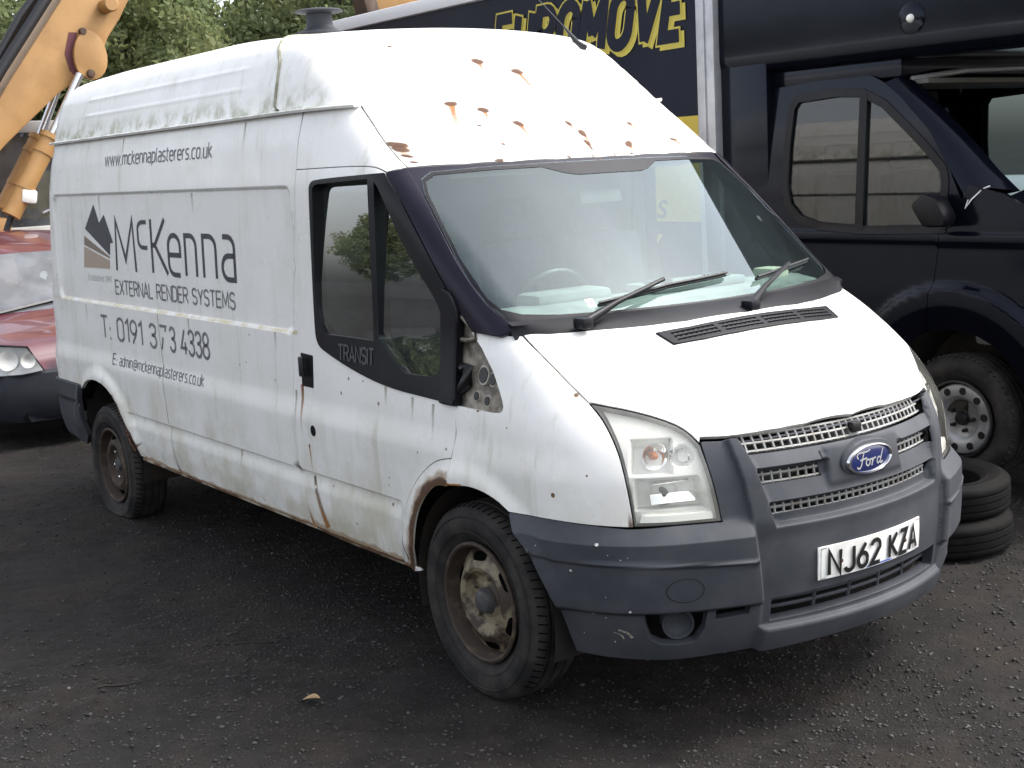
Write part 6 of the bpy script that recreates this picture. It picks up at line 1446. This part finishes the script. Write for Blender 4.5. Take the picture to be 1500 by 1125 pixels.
    for s in (-1, 1):
        hl_ = [(-.40, .80, .80), (-.22, .775, .80), (-.06, .64, .785), (-.01, .50, .765), (.012, .40, .58), (-.01, .56, .56), (-.08, .715, .56), (-.22, .80, .58), (-.36, .83, .64)]
        c = np.mean(hl_, 0)+[.07, .045, .0]; V2 = [tuple(c*[1, s, 1])]+[(p[0]+.040, s*(p[1]+.022), p[2]) for p in hl_]; F2 = [(0, 1+i, 1+(i+1) % 9) for i in range(9)]
        h_ = MB().add(V2, F2).build('headlamp', M['car_lamp'], t, 80)
        h2 = MB().add([(p[0]-.012, p[1]*.995, p[2]) for p in V2], F2).build('lamp_bowl', M['silver'], h_, 80)
        for (lx, ly, lz, lr) in ((-.085, .66, .675, .075), (-.03, .53, .665, .055)): MB().lathe([(.0, -.004), (lr*.5, .0), (lr*.9, .016), (lr, .018)], 20, 'x', (lx+.062, s*ly, lz)).build('lamp_reflector', M['silver'], h_, 50)
        MB().tube([(p[0], p[1], p[2]) for p in V2[1:]]+[V2[1]], .008, 5, False).build('lamp_seal', M['plate_black'], h_, 60)
        MB().box((-3.98, s*.70, .84), (.10, .16, .26), bev=.03).build('tail_lamp', M['car_red'], t, 50)
        MB().prism([(-1.05, .92), (-1.22, .92), (-1.22, 1.04), (-1.08, 1.02)], s*.86, s*1.0, 'xz', .02).build('wing_mirror', bmp, t, 50)
        for x in (-.78, -3.32):
            w = bpy.data.objects.new('wheel', None); COL.objects.link(w); w.parent = t; w.location = (x, s*.75, .30); w.rotation_euler = (0, 0, 0 if s < 0 else math.pi)
            MB().lathe([(.19, -.085), (.21, -.095), (.27, -.095), (.298, -.07), (.30, 0), (.298, .07), (.27, .09), (.19, .085)], 32).build('tyre', M['rubber'], w, 40)
            MB().lathe([(.19, -.08), (.18, -.085), (.16, -.07), (.12, -.075), (.05, -.082), (.0, -.082)], 24).build('wheel_trim', M['t_rim'], w, 40)
    MB().box((.022, 0, .66), (.03, .62, .10), bev=.012).build('grille', M['plate_black'], t, 40)
    MB().tube([(.03, -.10, .66), (.04, 0, .715), (.03, .10, .66)], .012, 6).build('grille_badge', M['chrome'], t, 50)
    mb = MB().tube([(-.93, -.55, .93), (-1.02, .05, 1.005)], .014, 5).tube([(-.93, .05, .94), (-1.04, .58, .995)], .012, 5); mb.build('wipers', M['plate_black'], t, 50)
    MB().box((-2.1, 0, .26), (3.6, 1.3, .12)).build('floor_pan', M['dark'], t)
    MB().box((-1.2, 0, .82), (.45, 1.3, .10), bev=.04).build('dashboard', M['dash'], t, 40)
    for y in (-.36, .36): MB().box((-2.1, y, .85), (.16, .46, .75), Matrix.Rotation(R(-12), 3, 'Y'), .06).build('seat', M['seat'], t, 50)
    return t
M['car_glass'] = glass_mat('car_glass', (.40, .44, .46), .14, (.50, .52, .56), .015, 1.5)
M['car_bumper'] = simple('car_grey_bumper', (.026, .028, .037), .55, c2=(.038, .039, .047), nscale=4, spec=.25)
M['car_lamp'] = glass_mat('car_lamp_lens', (.9, .9, .9), .18, (.7, .7, .68), .05)
M['car_red'] = simple('tail_lamp_red', (.35, .01, .01), .2)
def paint(name, c, c2=None): return simple(name, c, .3, 0, c2=c2, nscale=3, coat=.7)
redc = make_car('parked_car', 'red car with faded pink bonnet and grey bumper behind the van', paint('faded_red_paint', (.075, .012, .020), (.105, .024, .033)), (-6.15, -.17, 0), 0, tall=.06)
MB().add([(-1.40, .06, 1.205), (-1.42, .09, 1.225), (-1.41, .12, 1.215), (-1.40, .12, 1.19), (-1.36, .09, 1.15), (-1.39, .05, 1.18)], [(0, 1, 2, 3, 4, 5)]).build('windscreen_sticker', simple('pale_sticker', (.7, .72, .68), .6), redc)
make_car('parked_car', 'silver car seen through the empty windscreen of the black truck', paint('silver_paint', (.48, .49, .50)), (-1.3, 7.5, 0), R(-6), dark_bumper=False, tall=.08)
make_car('parked_car', 'dark blue car mirrored in the van door window', paint('dark_blue_paint', (.012, .02, .06)), (-5.6, -8.3, 0), R(80), 'cars parked opposite, mirrored in the van glass', dark_bumper=False)
make_car('parked_car', 'white car mirrored in the van quarter window', paint('white_car_paint', (.7, .7, .7)), (-2.4, -9.6, 0), R(100), 'cars parked opposite, mirrored in the van glass', dark_bumper=False)
make_car('parked_car', 'bright red car mirrored in the van quarter window', paint('red_car_paint', (.45, .02, .02)), (-8.6, -10.0, 0), R(70), 'cars parked opposite, mirrored in the van glass', dark_bumper=False)
# =====================================================================  THE YELLOW EXCAVATOR
dig = thing('excavator', 'yellow-orange excavator with raised boom and hydraulic rams behind the van', 'excavator', (-9.5, .3, 0))
M['dig'] = simple('faded_digger_yellow', (.42, .235, .085), .55, c2=(.35, .19, .066), nscale=3, bumps=.1, bscale=9, dist=.01)
M['dig_dark'] = simple('digger_brown', (.09, .05, .03), .6, c2=(.05, .03, .02), nscale=9)
M['ram'] = simple('ram_chrome', (.72, .73, .76), .18, .85)
M['hose'] = simple('black_hose', (.014, .014, .017), .5)
M['grey_cab'] = simple('dusty_cab_grey', (.46, .45, .44), .6, c2=(.38, .37, .35), nscale=4)
M['primer'] = simple('maroon_primer', (.12, .035, .045), .7)
ox, oy = -9.5, .3
L = lambda y, z: (y-oy, z)
boom = [(-.9, 1.05), (-.16, 2.21), (.29, 2.88), (.91, 3.71), (1.5, 4.45), (2.6, 5.2), (3.9, 5.35), (4.0, 5.0), (2.9, 4.75), (2.2, 4.45), (1.91, 4.14), (1.58, 3.73), (1.46, 3.53), (1.31, 3.33), (1.22, 3.12), (.98, 2.93), (.77, 2.80), (.51, 2.58), (.23, 2.34), (-.19, 1.92), (-.55, 1.10)]
bo_ = MB().prism([L(*p) for p in boom], -.22, .22, 'yz', .02).build('boom', M['dig'], dig, 40)
MB().tube([(.26, a-oy-.05, b+.07) for a, b in ((-.5, 1.9), (-.16, 2.28), (.29, 2.95), (.91, 3.78), (1.5, 4.5))], .052, 8).tube([(.17, a-oy-.09, b+.12) for a, b in ((-.5, 1.9), (-.16, 2.28), (.29, 2.95), (.60, 3.42), (.91, 3.78), (1.5, 4.5))], .040, 8).tube([(.06, a-oy-.08, b+.10) for a, b in ((-.5, 1.9), (.29, 2.97), (.91, 3.80), (1.5, 4.55))], .045, 8).build('hoses', M['hose'], bo_, 60)
el = [(1.10+.165*math.cos(w)*(1-.10*math.sin(w)), 3.16+.235*math.sin(w)) for w in np.linspace(0, 2*math.pi, 25)[:-1]]
cl = MB().prism([L(*p) for p in el], .23, .29, 'yz', .012).build('clevis_plate', M['dig'], bo_, 50)
MB().lathe([(.0, .325), (.035, .322), (.042, .30), (.042, .24)], 16, 'x', (0, 1.08-oy, 2.985)).build('clevis_pin', M['dig_dark'], cl, 40)
MB().lathe([(.0, .30), (.030, .30), (.036, .285), (.036, .24)], 16, 'x', (0, 1.05-oy, 3.385)).build('clevis_pin', M['dig_dark'], cl, 40)
pr_ = [(.93, 3.38), (1.01, 3.38), (.98, 3.25), (.97, 3.10), (1.02, 2.98), (.97, 2.95), (.90, 3.02), (.87, 3.18)]
MB().prism([L(*p) for p in pr_], .221, .225, 'yz').build('primer_patch', M['primer'], bo_)
MB().lathe([(.0, .42), (.06, .42), (.07, .41), (.07, .23)], 16, 'x', (0, 1.31-oy, 3.63)).build('boom_boss', M['dig'], bo_, 40)
def ram(x, a, b, c, nm):
    A_, B_, C_ = [(x, p[0]-oy, p[1]) for p in (a, b, c)]
    cy = MB().tube([C_, B_], .090, 18).build('ram_cylinder', M['dig'], dig, 40)
    d = Vector(C_)-Vector(B_); 
    for k, r in ((.0, .102), (.18, .098), (.62, .096)):
        p = Vector(B_)+d*k; MB().tube([p, p+d.normalized()*.05], r, 18).build('ram_collar', M['dig'], cy, 40)
    MB().tube([B_, A_], .040, 14).build('ram_rod', M['ram'], cy, 40); return cy
ram(.30, (.97, 2.98), (.64, 2.41), (.17, 1.67), 'a')
ram(-.30, (.97, 2.95), (.71, 2.42), (.28, 1.72), 'b')
MB().tube([(.20, .62-oy, 2.38), (.20, .20-oy, 1.70)], .02, 6).tube([(.26, .20-oy, 1.70), (.26, .05-oy, 1.35)], .03, 6).build('ram_hose', M['hose'], dig, 50)
MB().box((.34, .34-oy, 1.84), (.12, .15, .13), Matrix.Rotation(R(-10), 3, 'X'), .03).build('work_lamp', simple('white_lamp', (.75, .74, .70), .4), dig, 45)
# cab and house behind the boom
cx = -1.3
oy -= .28
MB().box((cx, .55-oy, 2.53), (1.5, 1.3, .12), bev=.03).build('cab_roof', M['grey_cab'], dig, 40)
MB().box((cx, .55-oy, 1.38), (1.5, 1.3, .30), bev=.03).build('cab_base', M['grey_cab'], dig, 40)
for sx in (-.7, .7):
    for sy in (-.60, .60): MB().box((cx+sx, .55-oy+sy, 1.98), (.08, .09, 1.0), bev=.015).build('cab_pillar', M['grey_cab'], dig, 40)
MB().box((cx+.70, .55-oy, 2.0), (.012, 1.12, .94)).build('cab_window', M['car_glass'], dig); MB().box((cx, -.05-oy, 2.0), (1.3, .012, .94)).build('cab_window', M['car_glass'], dig); MB().box((cx, 1.15-oy, 2.0), (1.3, .012, .94)).build('cab_window', M['car_glass'], dig)
MB().box((cx-.74, .55-oy, 1.98), (.04, 1.2, 1.0)).build('cab_back', M['dig_dark'], dig); MB().box((cx-.25, .5-oy, 1.75), (.2, .5, .75), bev=.05).build('cab_seat', M['seat'], dig, 40)
MB().tube([(cx+.73, .46-oy, 1.66), (cx+.73, .80-oy, 1.78)], .014, 6).build('window_wiper', M['alu'], dig)
MB().box((-1.5, -.6-oy, 1.25), (2.6, 1.3, .8), bev=.08).build('engine_cover', M['dig'], dig, 40)
MB().box((-1.5, .0-oy, .85), (2.8, 2.5, .25), bev=.04).build('turntable', M['dig_dark'], dig, 40)
for s in (-1, 1):
    tp = [(-1.5+1.5*math.cos(w)*(1 if abs(math.cos(w)) > 0 else 1), .40+.38*math.sin(w)) for w in np.linspace(0, 2*math.pi, 25)[:-1]]
    MB().prism([(p[0], p[1]) for p in tp], s*1.2-oy-.22, s*1.2-oy+.22, 'xz', .02).build('track', M['hose'], dig, 40)
# another digger's arm far behind the truck roof
far = thing('digger_arm', 'orange digger arm tip showing above the white edge of the truck roof', 'digger arm', (-14, 7.3, 0))
MB().prism([(-.30, 4.60), (-.18, 4.36), (.05, 4.20), (.5, 4.3), (1.3, 5.2), (.9, 5.5), (.3, 4.75)], -.15, .15, 'yz', .02).build('arm', M['dig'], far, 40)
MB().prism([(-.42, 4.66), (-.20, 4.70), (-.08, 4.20), (-.14, 3.0), (-.36, 3.0), (-.30, 4.2)], -.18, .18, 'yz', .02).build('link', M['dig_dark'], far, 40)
MB().box((-1.2, -.3, .9), (3.0, 2.2, 1.8), bev=.1).build('machine_body', M['dig'], far, 40)
MB().box((-.2, -.3, 2.4), (.5, .5, 1.6), bev=.05).build('mast', M['dig_dark'], far, 40)
# =====================================================================  TREES
def leaf_mat(name, a, b_, c_):
    m, nt, b = new_mat(name); g_ = N(nt, 'ShaderNodeNewGeometry')
    col = mixc(nt, g_.outputs['Random Per Island'], a, b_); col = mixc(nt, ramp(nt, noise(nt, .8, 3), .45, .65), col, c_)
    nt.links.new(col, b.inputs['Base Color']); b.inputs['Roughness'].default_value = .55; b.inputs['Specular IOR Level'].default_value = .3
    out = nt.nodes['Material Output']; tl = N(nt, 'ShaderNodeBsdfTranslucent'); nt.links.new(col, tl.inputs['Color'])
    ms_ = N(nt, 'ShaderNodeMixShader'); ms_.inputs[0].default_value = .5; nt.links.new(b.outputs[0], ms_.inputs[1]); nt.links.new(tl.outputs[0], ms_.inputs[2]); nt.links.new(ms_.outputs[0], out.inputs['Surface']); return m
M['leaf1'] = leaf_mat('mid_green_leaf', (.155, .20, .085), (.215, .255, .125), (.205, .22, .095))
M['leaf2'] = leaf_mat('dark_green_leaf', (.125, .165, .075), (.18, .215, .105), (.16, .18, .08))
M['bark'] = simple('grey_bark', (.07, .06, .05), .9, c2=(.04, .035, .03), nscale=14, bumps=.5, bscale=18, dist=.03)
def tree_mesh(seed, H, Rc, n_clump, per, leaf):
    rg = np.random.default_rng(seed)
    # limbs
    mb = MB(); th = H*.34
    mb.tube([(0, 0, -.1), (.05, .03, th*.5), (-.03, .06, th), (.05, 0, H*.62), (.1, .05, H*.85)], [.22, .17, .14, .08, .03], 9)
    tips = []
    for k in range(11):
        a = rg.random()*6.28; z0 = th*(.7+.9*rg.random()); L_ = Rc*(.6+.5*rg.random()); e = .3+.7*rg.random()
        p1 = (L_*.5*math.cos(a), L_*.5*math.sin(a), z0+L_*.35*e); p2 = (L_*math.cos(a+.2), L_*math.sin(a+.2), z0+L_*.8*e)
        mb.tube([(0, 0, z0), p1, p2], [.08, .05, .018], 6); tips.append(p2)
    # clumps fill an uneven crown
    C = []
    while len(C) < n_clump:
        d = rg.normal(size=3); d /= np.linalg.norm(d); r = rg.random()**.42
        p = np.array([d[0]*Rc*r, d[1]*Rc*r, H*.60+d[2]*H*.40*r]); wob = 1+.22*math.sin(3*math.atan2(d[1], d[0])+seed)+.15*math.sin(5*d[2]+seed*2)
        p[:2] *= wob
        if p[2] < H*.16: continue
        C.append(p)
    C = np.array(C+[np.array(t_) for t_ in tips])
    rc = .30+.38*rg.random(len(C))
    idx_ = np.repeat(np.arange(len(C)), per); n = len(idx_)
    d = rg.normal(size=(n, 3)); d /= np.linalg.norm(d, axis=1)[:, None]; P = C[idx_]+d*(rc[idx_]*rg.random(n)**.4)[:, None]*[1, 1, .75]
    t = rg.normal(size=(n, 3)); t -= d*.5; t /= np.linalg.norm(t, axis=1)[:, None]; u = np.cross(t, rg.normal(size=(n, 3))); u /= np.linalg.norm(u, axis=1)[:, None]
    s = leaf*(.6+.8*rg.random(n))[:, None]
    V = np.stack([P-t*s*.5, P+u*s*.30+t*s*.05, P+t*s*.55, P-u*s*.30+t*s*.05], 1).reshape(-1, 3); F = np.arange(n*4).reshape(-1, 4)
    me = bpy.data.meshes.new('crown'); me.vertices.add(len(V)); me.vertices.foreach_set('co', V.ravel().astype(np.float32)); me.loops.add(n*4); me.loops.foreach_set('vertex_index', F.ravel().astype(np.int32)); me.polygons.add(n); me.polygons.foreach_set('loop_start', np.arange(0, n*4, 4, dtype=np.int32)); me.update()
    tr = mb.build('trunk', M['bark'], None, 60); tm = tr.data; bpy.data.objects.remove(tr)
    return me, tm
TMS = []
for i, (sd, H_, Rc_) in enumerate(((1, 8.2, 2.9), (2, 9.0, 3.2), (3, 7.2, 2.7))):
    cr, tk = tree_mesh(sd, H_, Rc_, 250, 95, .17); cr.materials.append(M['leaf1' if i != 1 else 'leaf2']); TMS.append((cr, tk))
def tree(i, x, y, s, rz, label, group):
    t = thing('leafy_tree', label, 'tree', (x, y, 0), rz, group); t.scale = (s, s, s)
    for nm, me in zip(('crown', 'trunk'), TMS[i]):
        o = bpy.data.objects.new(nm, me); COL.objects.link(o); o.parent = t
    return t
TL = [(0, -25, -1.0, .92, .3, 'leafy tree at the far left edge behind the excavator boom'), (2, -22, 2.2, .95, 1.9, 'low leafy tree just right of the excavator boom'), (1, -27, 4.5, .86, 2.4, 'darker leafy tree behind the rear of the van roof'), (0, -22, 6.3, .80, 4.0, 'yellow-green tree above the middle of the van roof'), (2, -25, 8.6, 1.02, .9, 'tree left of the roof ventilator, sky showing through its top'),
      (1, -22, 11.2, .80, 5.2, 'dark leafy tree right behind the roof ventilator'), (0, -20.5, 13.8, .92, 2.2, 'leafy tree right of the roof ventilator above the truck roof')]
for k, x, y, s, rz, lb in TL: tree(k, x, y, s, rz, lb, 'trees in a row behind the yard')
bgl = 'distant leafy tree filling the gaps of the row behind the yard'
for k, x, y, s, rz in [(2, -29, 14, .95, 3.0), (0, -31, 0.5, .85, 5.0), (2, -32, 9.8, 1.0, 4.4), (1, -24, -5.0, .9, .1)]:
    tree(k, x, y, s, rz, bgl, 'far trees behind the row')
rfl = 'tree of the row mirrored in the van side glass'
for i in range(11):
    tree(i % 3, -62+i*6.2+rng.normal()*.8, -44-rng.random()*5, .75+.3*rng.random(), rng.random()*6, rfl, 'trees opposite, mirrored in the van glass')
